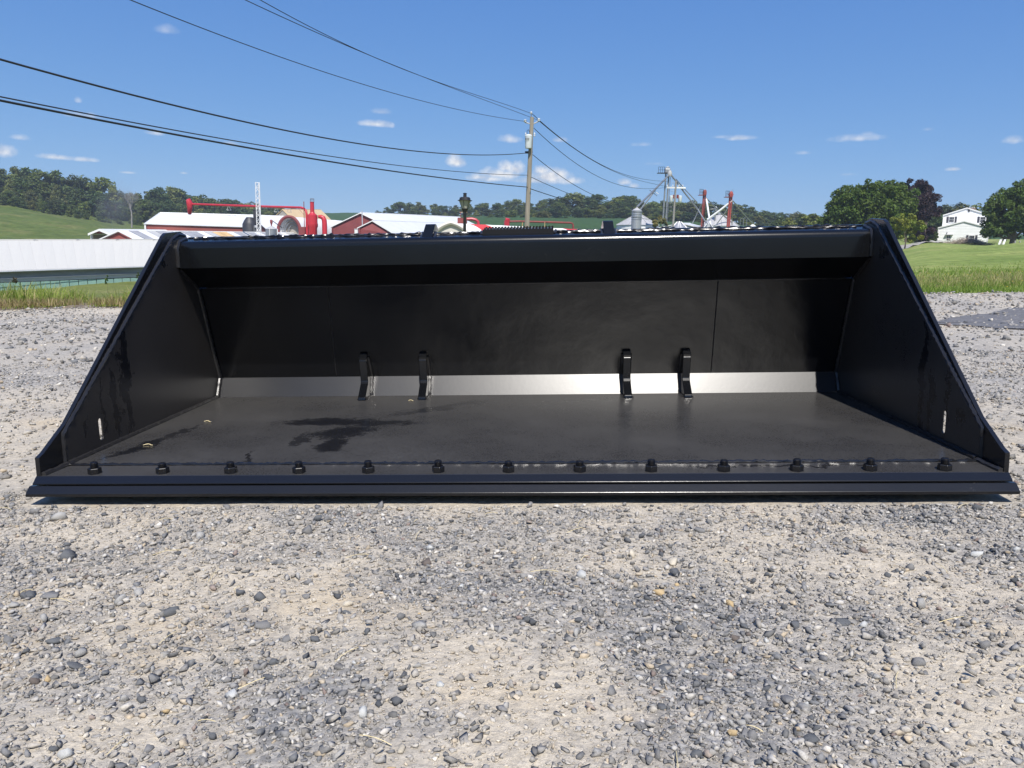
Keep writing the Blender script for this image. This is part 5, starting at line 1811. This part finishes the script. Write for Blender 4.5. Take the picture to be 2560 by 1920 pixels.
for ix in (-.35, 0, .35):
    MB(o).lathe([(.14, 0), (.16, .15), (.12, .35)], (ch[0] + ix, ch[1], bz + .8), 10).build('chimney_pot', M_stonew, house)

house.rotation_euler = (0, 0, -.92 * math.atan((2405 - 1280) / F_PX))
# brush heap and stones by the house
M_twig = plain('dry_twigs', (0.36, 0.30, 0.245), 0.9, 0.3, 3)
hp = at(2415, 610, 138)
o = (hp[0], hp[1], gz(hp))
mb = MB(o)
for k in range(750):
    u = random.gauss(0, .36)
    xx = hp[0] + u * 6.0 + (.3)
    hgt = .9 * math.exp(-(u / .42) ** 2) * random.uniform(.15, 1) 
    yy = hp[1] + random.uniform(-1.2, 1.2)
    a = random.uniform(0, 6.28)
    L_ = random.uniform(.5, 1.5)
    el_ = random.uniform(-.2, .8)
    z_ = Hs(xx, yy) if k % 25 == 0 else None
    zg_ = z_ if z_ is not None else o[2] + (xx - hp[0]) * .005
    mb.tube([(xx, yy, zg_ + hgt), (xx + L_ * .5 * math.cos(a), yy + L_ * .5 * math.sin(a), zg_ + hgt + .08 + L_ * .5 * math.sin(el_)), (xx + L_ * math.cos(a), yy + L_ * math.sin(a), zg_ + max(.02, hgt + L_ * .8 * math.sin(el_)))], [.03, .022, .01], 3, cap=False)
tag(mb.build('brush_heap', M_twig), 'low heap of dry brown brush lying in front of the farmhouse', 'brush heap').location = o
for i, (px, py, w, h, lab) in enumerate(((2331, 613, .8, .3, 'pale flat boulder left of the farmhouse corner'), (2345, 612, .9, .35, 'grey boulder under the farmhouse corner beside the brush'), (2358, 612, .6, .25, 'small grey boulder at the left end of the brush heap'))):
    p = at(px, py, 137)
    p[2] = gz(p)
    v = I2V.copy()
    for _ in range(10):
        nn = RNG.normal(size=3); nn /= np.linalg.norm(nn)
        dd_ = v @ nn
        v = v - np.where(dd_ > .62, dd_ - .62, 0)[:, None] * nn
    v = v * np.array([w, w * .6, h]) + np.array([0, 0, h * .35])
    ob = link('boulder', mesh_np('boulder', v, I2F, M_stonew))
    ob.location = tuple(p)
    tag(ob, lab, 'boulder')
# driveway
M_drive = plain('driveway_gravel', (0.34, 0.32, 0.30), .9, .15, 2)
a0 = [(2150, 625, 104), (2240, 619, 120), (2296, 614.5, 136), (2330, 611.5, 146)]
row = []
for (px, py, dd_) in a0:
    p = at(px, py, dd_)
    row.append((p[0], p[1]))
V, Fc = [], []
N = 24
for i in range(N + 1):
    s_ = i / N * (len(row) - 1)
    j = min(int(s_), len(row) - 2)
    f_ = s_ - j
    cx_, cy_ = row[j][0] * (1 - f_) + row[j + 1][0] * f_, row[j][1] * (1 - f_) + row[j + 1][1] * f_
    dx_, dy_ = row[j + 1][0] - row[j][0], row[j + 1][1] - row[j][1]
    nl = math.hypot(dx_, dy_)
    for w_ in (-1.5, -.75, 0, .75, 1.5):
        X_0, Y_0 = cx_ - dy_ / nl * w_, cy_ + dx_ / nl * w_
        V.append((X_0, Y_0, Hs(X_0, Y_0) + .10))
for i in range(N):
    for j in range(4):
        Fc.append((i * 5 + j, i * 5 + j + 1, (i + 1) * 5 + j + 1, (i + 1) * 5 + j))
dv = MB().add(V, Fc).build('driveway', M_drive, smooth=True)
dv['kind'] = 'structure'
# slanted white boards and posts under the right hand tree
for i, (px, lean, lab) in enumerate(((2498, .28, 'left slanted white board standing under the right hand tree'), (2508.5, .30, 'right slanted white board standing under the right hand tree'))):
    p = at(px, 609, 128)
    p[2] = gz(p)
    h = 12.5 * 128 / F_PX
    mb = MB(tuple(p)).poly([p + V3(-.17, 0, 0), p + V3(.17, 0, 0), p + V3(.17 + lean, .1, h), p + V3(-.17 + lean, .1, h)], (0, .06, 0))
    tag(mb.build('board', M_trim, bevel=.01), lab, 'board').location = tuple(p)
for px, hpx, lab in ((2503, 15, 'grey post between the two slanted white boards'), (2537, 14, 'left of two grey fence posts under the right hand tree'), (2549, 12, 'right of two grey fence posts, near the right edge')):
    p = at(px, 609, 128.5)
    p[2] = gz(p)
    h = hpx * 128 / F_PX
    tag(MB(tuple(p)).box(p + V3(0, 0, h / 2 - .1), (.16, .16, h + .2)).build('fence_post', M_stonew, bevel=.02), lab, 'post').location = tuple(p)

# ================================================================== trees
M_leaf = attr_mat('tree_leaves', (1, 1, 1), 0.6, 0.3, transl=0.22, vary=True)
M_leaf2 = attr_mat('garden_tree_leaves', (1, 1, 1), 0.6, 0.3, transl=0.22)
M_bark = plain('tree_bark', (0.13, 0.105, 0.085), 0.9, 0.3, 4, stretch=(5, 5, 1))


def leaf_cloud(clumps, n, size, rng, col, var=0.22, flat=0.6):
    """Leaf faces spread over clumps; clumps: (x, y, z, r). col is a linear base colour."""
    clumps = np.array(clumps)
    wt = clumps[:, 3] ** 2
    ci = rng.choice(len(clumps), n, p=wt / wt.sum())
    d = rng.normal(size=(n, 3))
    d[:, 2] = d[:, 2] * .9 + .25
    d /= np.linalg.norm(d, axis=1)[:, None]
    rad = clumps[ci, 3] * rng.uniform(.45, 1.08, n) ** .6
    wob = 1 + .25 * np.sin(d[:, 0] * 5 + ci) * np.cos(d[:, 1] * 4 + ci * 2)
    P = clumps[ci, :3] + d * (rad * wob)[:, None] * np.array([1, 1, .78])
    nn = d * .55 + rng.normal(size=(n, 3)) * .55 + np.array([0, 0, .35])
    nn /= np.linalg.norm(nn, axis=1)[:, None]
    a = np.cross(nn, rng.normal(size=(n, 3)))
    a /= np.linalg.norm(a, axis=1)[:, None]
    b = np.cross(nn, a)
    s = size * rng.uniform(.6, 1.35, (n, 1))
    V = np.stack([P - a * s * .6, P - b * s * .42 * rng.uniform(.7, 1.2, (n, 1)), P + a * s * .6 - nn * s * .12, P + b * s * .42 * rng.uniform(.7, 1.2, (n, 1))], 1)
    Fq_ = np.arange(n * 4).reshape(n, 4)
    ct = rng.uniform(1 - var, 1 + var, len(clumps))[ci] * rng.uniform(.8, 1.2, n)
    hue_ = rng.uniform(-.1, .14, len(clumps))[ci]
    base = np.array(col)[None] * ct[:, None]
    base[:, 0] *= 1 + hue_ * 1.3
    base[:, 1] *= 1 + hue_ * .4
    return V.reshape(-1, 3), Fq_, np.repeat(base, 4, 0)


def crown_clumps(rng, n, w, h, z0, shape='round'):
    """Clump centres filling an uneven crown of half width w between z0 and z0 + h."""
    out = []
    for _ in range(n):
        while True:
            p = rng.uniform(-1, 1, 3)
            r2 = p[0] ** 2 + p[1] ** 2 + p[2] ** 2
            if .25 < r2 < 1:
                break
        k = 1.0
        if shape == 'cone':
            k = max(.15, .75 - .65 * p[2])
        elif shape == 'tall':
            k = .85
        elif shape == 'broad':
            k = 1.0 - .15 * p[2]
        rr = rng.uniform(.2, .36) * w * (0.75 if shape == 'cone' and p[2] > .4 else 1)
        out.append((p[0] * w * k * .82, p[1] * w * k * .82, z0 + h * (.5 + .46 * p[2]) - rr * .2, rr))
    return out


GREENS = [(0.076, 0.116, 0.036), (0.092, 0.138, 0.040), (0.118, 0.158, 0.044), (0.058, 0.098, 0.040), (0.136, 0.170, 0.052), (0.104, 0.128, 0.050)]
FOREST = []
for k in range(12):
    rg = np.random.default_rng(100 + k)
    shp = ('round', 'broad', 'tall', 'round', 'cone', 'round', 'broad', 'round', 'tall', 'round', 'broad', 'cone')[k]
    cl = crown_clumps(rg, 46, .36 if shp != 'tall' else .29, .97, .03, shp)
    v_, f_, t_ = leaf_cloud(cl, 3600, .044, rg, GREENS[k % 6])
    tr = MB().tube([(0, 0, 0), (.01, .01, .3), (0, 0, .7)], [.025, .018, .006], 6)
    for q_ in range(4):
        a_ = q_ * 1.6
        tr.tube([(0, 0, .3 + q_ * .06), (.14 * math.cos(a_), .14 * math.sin(a_), .5 + q_ * .06)], [.011, .004], 4)
    tm = bpy.data.meshes.new('trunk')
    tm.from_pydata(tr.v, [], tr.f)
    tm.materials.append(M_bark)
    FOREST.append((mesh_np('crown', v_, f_, M_leaf, t_), tm))


def plant_tree(kind, x, y, h, wf, label, group, z=None):
    z = Hs(x, y) if z is None else z
    t = thing('tree', label, 'tree', (x, y, z - .1), group)
    t.rotation_euler = (0, 0, random.uniform(0, 6.28))
    t.scale = (h * wf, h * wf, h)
    link('crown', FOREST[kind][0], t)
    link('trunk', FOREST[kind][1], t)
    return t


def tree_row(px0, px1, step, dist, sil, drop, label, group, kinds=range(12), jit=6, wf=(.9, 1.35)):
    px = px0
    while px < px1:
        p = px + random.uniform(-.3, .3) * step
        d_ = np.interp(p, *zip(*dist)) * random.uniform(.985, 1.02)
        top = np.interp(p, *zip(*sil)) + drop + random.uniform(-.25, 1) * jit
        a_ = at(p, top, d_)
        z = Hs(a_[0], a_[1])
        h = min(max(a_[2] - z, 4.5), 19)
        plant_tree(random.choice(list(kinds)), a_[0], a_[1], h, random.uniform(*wf), label, group, z=min(z, a_[2] - 4.5) if a_[2] - z < 4.5 else max(z, a_[2] - 19))
        px += step * random.uniform(.75, 1.25)


SIL_L = [(-80, 415), (0, 417), (50, 413), (100, 422), (150, 428), (200, 434), (245, 440), (262, 446), (285, 462), (310, 480), (345, 478), (365, 468), (400, 466), (432, 470), (460, 486), (500, 492), (540, 500), (580, 507), (620, 513), (660, 518), (700, 521), (725, 527)]
GL = 'leafy green tree in the wood on the left hill'
tree_row(-70, 740, 27, [(-80, 320), (300, 335), (400, 350), (740, 400)], SIL_L, 0, 'leafy tree on the skyline of the left hill wood', 'trees of the wood on the left hill')
tree_row(-60, 640, 30, [(-80, 298), (300, 322), (640, 360)], SIL_L, 26, 'leafy tree in the upper middle of the left hill wood, below its skyline', 'trees of the wood on the left hill', jit=10)
tree_row(-50, 600, 30, [(-80, 278), (150, 292), (300, 308), (600, 330)], SIL_L, 56, 'leafy tree in the lower middle of the left hill wood, above its front edge', 'trees of the wood on the left hill', jit=10)
tree_row(-60, 365, 25, [(-80, 266), (0, 268), (150, 282), (300, 298), (365, 304)], [(-80, 470), (0, 478), (60, 486), (150, 500), (250, 530), (330, 548), (370, 552)], 0, 'leafy tree at the front edge of the left wood, where the pasture begins', 'trees of the wood on the left hill', jit=10, wf=(1.0, 1.5))
tree_row(425, 735, 17, [(400, 372), (740, 415)], SIL_L, -9, 'leafy tree on the low end of the left wood, behind the red overhead pipe', 'trees of the wood on the left hill', jit=5, wf=(1.2, 1.9))
SIL_C = [(940, 530), (960, 522), (1000, 511), (1040, 506), (1060, 510), (1100, 511), (1150, 512), (1200, 513), (1230, 510), (1262, 504), (1290, 497), (1325, 504), (1365, 501), (1385, 496), (1410, 490), (1430, 486), (1460, 490), (1482, 488), (1500, 497), (1530, 500), (1558, 490), (1588, 489), (1600, 500), (1625, 508), (1655, 500), (1690, 505), (1730, 508), (1760, 512), (1800, 508), (1830, 510), (1870, 519), (1920, 529), (1960, 534), (2010, 538), (2060, 545), (2100, 548)]
GC = 'green tree in the wood along the far ridge in the middle'
GM = 'trees of the wood on the far middle ridge'
tree_row(945, 2110, 19, [(940, 480), (1250, 440), (1400, 385), (1600, 375), (2100, 370)], SIL_C, -6, 'green tree on the skyline of the far middle wood', GM, jit=7, wf=(1.3, 2.0))
tree_row(1010, 2110, 26, [(940, 455), (1250, 420), (1400, 366), (1600, 356), (2100, 345)], SIL_C, 12, 'green tree inside the far middle wood, just below its skyline', GM, jit=9, wf=(1.4, 2.1))
tree_row(990, 2120, 27, [(940, 385), (1200, 345), (1400, 335), (1600, 340), (2100, 320)], SIL_C, 24, 'green tree at the lower edge of the far middle wood, along the crop field', GM, jit=9, wf=(1.6, 2.4))
GF = 'tiny dark tree on the skyline above the crop hill'
tree_row(722, 760, 17, [(700, 590), (900, 590)], [(700, 527), (770, 531)], 0, GF, 'trees on the crop hill skyline', jit=3)
tree_row(806, 850, 9, [(700, 590), (900, 590)], [(800, 529), (850, 535)], 0, GF, 'trees on the crop hill skyline', jit=2)
GR = 'pale green tree left of the big maple, beyond the bucket corner'
tree_row(1945, 2075, 26, [(1900, 235), (2100, 225)], [(1940, 541), (1990, 533), (2030, 531), (2080, 548)], 0, GR, 'pale trees left of the maple', kinds=(2, 4, 10), jit=6, wf=(1.3, 1.8))
GH = 'green tree behind the white farmhouse'
tree_row(2325, 2470, 22, [(2300, 225), (2500, 225)], [(2310, 520), (2350, 512), (2385, 508), (2420, 503), (2450, 506), (2480, 508)], 0, GH, 'trees behind the farmhouse', jit=5, kinds=(0, 3, 5, 1), wf=(1.2, 1.6))
tree_row(2318, 2372, 22, [(2300, 200), (2500, 200)], [(2310, 535), (2380, 518)], 0, 'bright green tree between the purple tree and the farmhouse gable', 'trees behind the farmhouse', jit=8, kinds=(2, 1), wf=(1.2, 1.6))


def big_tree(name, label, d, base_px, base_py, lobes, col, n, leaf, seed, trunk_r=.3, var=.22, nclump=26, stem=4.0):
    """lobes: (px, py, rx_px, ry_px, depth offset m): parts of one crown as seen, given real depth."""
    rg = np.random.default_rng(seed)
    b = at(base_px, base_py, d)
    z = Hs(b[0], b[1])
    o = V3(b[0], b[1], z)
    t = thing(name, label, 'tree', tuple(o))
    k = d / F_PX
    clumps, limb = [], MB(o)
    for (px, py, rx, ry, dy) in lobes:
        c = at(px, py, d + dy)
        c[1] = b[1] + dy
        nb = max(6, int(nclump * (rx * ry) / 5000))
        for _ in range(nb):
            while True:
                p = rg.uniform(-1, 1, 3)
                if .3 < p @ p < 1:
                    break
            r_ = rg.uniform(.2, .34) * min(rx, ry) * k
            clumps.append((c[0] + p[0] * (rx * k - r_ * .6), c[1] + p[1] * (rx * k * .9 - r_ * .6), c[2] + p[2] * (ry * k - r_ * .6), r_))
        m_ = lerp(V3(b[0], b[1], z), c, .5) + V3(0, 0, .4)
        limb.tube([V3(b[0], b[1], z + stem * .3), m_, c + V3(0, 0, ry * k * .4)], [trunk_r * .55, trunk_r * .35, trunk_r * .13], 6)
    limb.tube([V3(b[0], b[1], z - .2), V3(b[0] + .03 * stem, b[1], z + stem * .4), V3(b[0], b[1], z + stem)], [trunk_r * 1.25, trunk_r, trunk_r * .6], 9)
    limb.build('trunk', M_bark, t, smooth=True)
    v_, f_, tn = leaf_cloud([(a - o[0], b_ - o[1], c_ - o[2], r) for a, b_, c_, r in clumps], n, leaf, rg, col, var)
    link('crown', mesh_np('crown', v_, f_, M_leaf2, tn), t)
    return t


big_tree('maple_tree', 'big round dark green tree left of the purple one, beyond the bucket corner', 132, 2190, 612,
         [(2170, 535, 95, 72, 0), (2220, 500, 72, 52, 1.0), (2180, 480, 55, 34, -1), (2105, 545, 52, 55, .5), (2085, 565, 36, 34, 0), (2265, 545, 36, 48, 0), (2140, 508, 48, 40, -2), (2150, 580, 90, 26, -1), (2235, 560, 46, 44, 0), (2120, 500, 40, 40, 1)], (0.074, 0.120, 0.017), 62000, .33, 7, .45, nclump=80)
big_tree('copper_beech', 'tall dark purple leaved tree between the green tree and the white house', 147, 2305, 612,
         [(2290, 500, 52, 52, 0), (2310, 540, 40, 60, 0), (2270, 480, 36, 34, 1), (2305, 585, 38, 28, 0), (2325, 530, 20, 40, 0)], (0.034, 0.021, 0.025), 24000, .32, 8, .4, var=.3, nclump=60)
big_tree('lime_tree', 'small bright yellow green tree in front of the big dark one', 118, 2262, 614,
         [(2264, 574, 46, 38, 0), (2245, 562, 28, 24, 0), (2287, 588, 26, 26, 0), (2260, 546, 24, 16, 0), (2240, 590, 24, 22, 0), (2268, 598, 36, 16, 0)], (0.20, 0.235, 0.036), 13000, .26, 9, .09)
big_tree('shrub', 'small bright green bush against the left corner of the farmhouse', 146, 2333, 611,
         [(2332, 594, 14, 14, 0), (2340, 584, 8, 10, 0)], (0.085, 0.125, 0.03), 1100, .22, 10, .08, stem=1.2)
big_tree('maple_tree', 'big dark green tree at the right edge overlapping the farmhouse', 131, 2530, 610,
         [(2530, 530, 72, 62, 0), (2560, 490, 60, 40, 0), (2490, 560, 40, 38, -1), (2600, 540, 60, 60, 0), (2480, 585, 28, 18, -1), (2530, 580, 70, 22, 0), (2505, 505, 30, 30, 0)], (0.078, 0.120, 0.019), 40000, .33, 12, .42, nclump=64)
big_tree('shrub', 'brownish green bush between the white cone bin and the grain leg', 133, 1650, 580,
         [(1650, 564, 20, 22, 0), (1653, 550, 14, 14, 0), (1638, 572, 16, 12, 0), (1662, 570, 12, 12, 0)], (0.21, 0.20, 0.075), 3200, .24, 13, .1, stem=1.5)

# bare dead tree on the left hill
dd_ = 285
b = at(330, 575, dd_)
b[2] = Hs(b[0], b[1])
o = tuple(b)
t = thing('dead_tree', 'bare grey dead tree standing against the left wood', 'tree', o)
mb = MB(o)
rr = random.Random(4)


def twig(p, d, L, r, lev):
    q_ = p + d * L
    mb.tube([p, (p + q_) / 2 + V3(rr.gauss(0, .1), rr.gauss(0, .1), 0) * L * .3, q_], [r, r * .8, r * .6], 4, cap=False)
    if lev == 0:
        return
    for _ in range(3 if lev > 1 else 4):
        nd = d + V3(rr.gauss(0, .42), rr.gauss(0, .42), rr.uniform(-.05, .35))
        nd /= np.linalg.norm(nd)
        twig(q_ - d * L * rr.uniform(0, .4), nd, L * rr.uniform(.55, .8), r * .62, lev - 1)


Ht = at(330, 455, dd_)[2] - b[2]
tk = V3(b[0], b[1], b[2] - .3)
mb.tube([tk, tk + V3(.2, 0, Ht * .35), tk + V3(-.3, 0, Ht * .55)], [.30, .22, .16], 7)
M_dead = plain('dead_wood', (0.27, 0.25, 0.23), .9, .2, 2)
mb.build('trunk', M_dead, t, smooth=True)
mb = MB(o)
for a_ in (-.5, -.2, .1, .35, .6, .8):
    twig(tk + V3(-.2, 0, Ht * rr.uniform(.35, .55)), V3(a_ * .7, rr.gauss(0, .2), 1.0) / math.hypot(a_ * .7, 1.0), Ht * .17, .085, 4)
mb.build('bare_branches', M_dead, t)

# ================================================================== grass
M_grass = attr_mat('grass_blades', (1.35, 1.3, 1.3), 0.6, 0.2, transl=0.42)


def blades(name, x, y, z, h, w, cols, parent=None, lean=.5, label=None):
    n = len(x)
    a = RNG.uniform(0, 2 * np.pi, n)
    dx, dy = np.cos(a), np.sin(a)
    ln = RNG.uniform(.1, 1, n) * lean * h
    la = RNG.uniform(0, 2 * np.pi, n)
    lx, ly = np.cos(la) * ln, np.sin(la) * ln
    P = np.stack([x, y, z], -1)
    side = np.stack([dx, dy, 0 * dx], -1) * (w / 2)[:, None]
    mid = P + np.stack([lx * .35, ly * .35, h * .6], -1)
    tip = P + np.stack([lx, ly, h * np.sqrt(np.clip(1 - (ln / h) ** 2 * .5, .3, 1))], -1)
    V = np.stack([P - side, P + side, mid + side * .8, mid - side * .8, tip], 1)
    F3 = np.array([(0, 1, 2), (0, 2, 3), (3, 2, 4)])
    Fc = (F3[None] + 5 * np.arange(n)[:, None, None]).reshape(-1, 3)
    tone = np.repeat(cols, 5, 0).reshape(n, 5, 3) * np.array([.92, .92, 1.0, 1.0, 1.1])[None, :, None]
    ob = link(name, mesh_np(name, V.reshape(-1, 3), Fc, M_grass, tone.reshape(-1, 3)), parent)
    return ob


def pick(n, pal, jitter=.2):
    pal = np.array(pal)
    return pal[RNG.integers(0, len(pal), n)] * RNG.uniform(1 - jitter, 1 + jitter, (n, 1))


# right meadow: bright clumps at the lot edge, taller tan and green grass behind, thinning into the mown part
n = 54000
y = LOT_EDGE + RNG.exponential(4.5, n)
k = (y < 30)
u = RNG.uniform(.27, .92, n)
x = u * y
k &= RNG.random(n) < np.clip(.35 + fbm(x * .9, y * .6, 3), 0, 1)
x, y = x[k], y[k]
hh = RNG.uniform(.04, .17, len(x)) * (.5 + 1.1 * fbm(x * 1.4, y * 1.1 + 7, 3)) * np.clip(1.15 - (y - 13.5) / 26, .35, 1) * np.where(y < 13.6, .62, 1.0)
tan = np.clip((y - 13.2) / 1.5, 0, 1) * np.clip((23 - y) / 6, .15, 1) * (.4 + .6 * fbm(x * .5 + 4, y * .5, 2))
tan = (RNG.random(len(x)) < tan * .95)[:, None]
cg = pick(len(x), [(.14, .21, .04), (.17, .24, .05), (.20, .25, .07), (.11, .17, .04)])
ct = pick(len(x), [(.30, .28, .13), (.36, .31, .17), (.26, .26, .11), (.30, .25, .15)])
g = blades('tall_grass', x, y, H(x, y) - .02, hh, RNG.uniform(.006, .014, len(x)) * np.clip(y / 15, 1, 2), np.where(tan, ct, cg), lean=.8)
g['kind'] = 'stuff'
# yellow and white wild flowers in it
n = 46
y = RNG.uniform(12.7, 19, n)
x = RNG.uniform(.5, .72, n) * y
mb = MB()
for a_, b_ in zip(x, y):
    z_ = Hs(a_, b_)
    h_ = random.uniform(.06, .17)
    mb.lathe([(.003, 0), (.010, .003), (.011, .006), (.004, .009)], (a_, b_, z_ + h_), 6)
fl = mb.build('wildflowers', plain('yellow_petals', (.75, .52, .04), .6))
fl['kind'] = 'stuff'

# rough verge on the left: bank of soil and dead grass with bright green tufts
M_soil = plain('dark_soil', (0.17, 0.135, 0.095), .95, .4, 6, bmp=.8, bscale=20)
xs_ = np.linspace(-15, -2.4, 150)
prof_ = np.linspace(0, 1, 12)
V = []
for xi in xs_:
    hb = .05 + .07 * fbm(xi * 1.7, 2.2, 3)
    yo = 12.15 + .35 * (float(fbm(np.array(xi * .9), np.array(1.0), 3)) - .5)
    for p_ in prof_:
        yy = yo + p_ * 1.9
        zb_ = float(lot_z(xi, yy)) if yy < LOT_EDGE else Hs(xi, yy)
        V.append((xi, yy, zb_ - .03 + (hb + .06 * (float(vnoise(np.array(xi * 6), np.array(yy * 7))) - .4)) * math.sin(math.pi * min(1, p_ * 1.05)) ** .6))
Fc = [(i * 12 + j, (i + 1) * 12 + j, (i + 1) * 12 + j + 1, i * 12 + j + 1) for i in range(149) for j in range(11)]
bk = MB().add(V, Fc).build('soil_bank', M_soil, smooth=True)
bk['kind'] = 'structure'
n = 18000
x, y = RNG.uniform(-13, -2.6, n), RNG.uniform(12.15, 14.6, n)
dn = fbm(x * 1.1 + 3, y * 1.3, 3) + .10 * np.clip((-x / y - .54) / .08, 0, 1)
k = (dn > .44) & (x / y < -.2)
x, y, dn = x[k], y[k], dn[k]
left = np.clip((-x / y - .52) / .12, 0, 1)
hh = RNG.uniform(.14, .37, len(x)) * np.clip((dn - .43) * 6.0, .2, 1.25) * (.75 + .35 * left)
cg = pick(len(x), [(.18, .25, .045), (.23, .29, .06), (.28, .31, .10), (.14, .20, .045), (.34, .30, .15)])
g = blades('tall_grass', x, y, np.where(y < LOT_EDGE, lot_z(x, y), H(x, np.maximum(y, 12.4))) + .02, hh, RNG.uniform(.008, .018, len(x)), cg, lean=.75)
g['kind'] = 'stuff'
n = 10500
x, y = RNG.uniform(-13, -2.6, n), RNG.normal(12.5, .24, n)
k = fbm(x * 1.3, y * 1.1, 3) > .38 + .16 * np.clip((-x / y - .5) / .1, 0, 1)
x, y = x[k], y[k]
n = len(x)
g = blades('dead_grass', x, y, np.where(y < LOT_EDGE, lot_z(x, y), H(x, np.maximum(y, 12.4))) + .05, RNG.uniform(.05, .17, n), RNG.uniform(.006, .012, n), pick(n, [(.24, .19, .11), (.34, .28, .16), (.16, .12, .07), (.22, .21, .08)]), lean=.95)
g['kind'] = 'stuff'
# weeds against the barn and on the bank
for i, (px, py, d_, wpx, hpx, col_, lab) in enumerate(((268, 710, 70, 11, 20, (.09, .15, .03), 'small green weed against the green base of the white barn'),
                                                        (38, 722, 55, 16, 28, (.11, .10, .05), 'brownish weed in front of the white barn near the left edge'),
                                                        (345, 700, 72, 10, 18, (.10, .14, .04), 'thin weed by the white barn just left of the bucket'))):
    big_tree('weed', lab, d_, px, py + 3, [(px, py - hpx * .35, wpx * .5, hpx * .5, 0), (px, py - hpx * .8, wpx * .3, hpx * .3, 0)], col_, 420, .11, 40 + i, .012, stem=.5)['category'] = 'weed'

# unseen hill added behind the camera, so the steel mirrors it instead of bright sky
M_hill = plain('added_hill_green', (0.045, 0.065, 0.026), .9, .5, .35, bmp=.6, bscale=.8)
V = []
NA, NR = 90, 9
for i in range(NA + 1):
    a = math.radians(-118 + 236 * i / NA)
    for j in range(NR + 1):
        r = 45 + j * 9
        hgt = 15.5 * math.sin(math.pi / 2 * min(1, j / 4)) * (.72 + .55 * float(fbm(np.array(math.cos(a) * 9 + 30), np.array(math.sin(a) * 9 + j * .8 + 30), 3)))
        V.append((r * math.sin(a), -r * math.cos(a), float(lot_plane(r * math.sin(a) * .3, -r * math.cos(a))) - .5 + hgt))
Fc = [(i * (NR + 1) + j, (i + 1) * (NR + 1) + j, (i + 1) * (NR + 1) + j + 1, i * (NR + 1) + j + 1) for i in range(NA) for j in range(NR)]
hb = MB().add(V, Fc).build('added_hill', M_hill)
hb['kind'] = 'structure'

# the summer air: one closed box of thin haze round everything
def volume_mat(name, density, col, nscale=None):
    m = bpy.data.materials.new(name)
    m.use_nodes = True
    n, l = m.node_tree.nodes, m.node_tree.links
    n.clear()
    out = n.new('ShaderNodeOutputMaterial')
    v = n.new('ShaderNodeVolumePrincipled')
    v.inputs['Color'].default_value = (*col, 1)
    v.inputs['Density'].default_value = density
    v.inputs['Anisotropy'].default_value = 0.2
    l.new(v.outputs[0], out.inputs['Volume'])
    return m


hz_ = MB().hexa([(-2250, -150, -14), (2250, -150, -14), (2250, 930, -14), (-2250, 930, -14), (-2250, -150, 75), (2250, -150, 75), (2250, 930, 75), (-2250, 930, 75)]).build('haze', volume_mat('thin_haze', 0.00035, (.80, .88, 1.0)))
hz_['kind'] = 'stuff'

# drifting smoke or dust in front of the woods
def smoke(name, px, py, d, rx, ry, rz, dens, col):
    c = at(px, py, d)
    m = volume_mat(name + '_volume', 0.0, col)
    n, l = m.node_tree.nodes, m.node_tree.links
    v = [q for q in n if q.type == 'PRINCIPLED_VOLUME'][0]
    co = n.new('ShaderNodeTexCoord').outputs['Object']
    ln = vmath(n, l, 'LENGTH', co)
    nz_ = noise(n, l, 1.7, 4, .6, co, dist=.6)
    f = fmath(n, l, 'SUBTRACT', fmath(n, l, 'MULTIPLY_ADD', nz_, 1.5, .1), ln)
    l.new(fmath(n, l, 'MULTIPLY', fmath(n, l, 'MAXIMUM', f, 0.0), dens), v.inputs['Density'])
    mb = MB()
    vv, ff = I2V, [tuple(t_) for t_ in I2F]
    mb.add(vv, ff)
    o_ = mb.build(name, m)
    o_.location = tuple(c)
    o_.scale = (rx, ry, rz)
    o_['kind'] = 'stuff'


smoke('smoke', 290, 520, 232, 8.5, 6, 9.5, .085, (.62, .60, .57))
smoke('smoke', 1352, 470, 210, 5, 5, 7, .03, (.42, .43, .45))
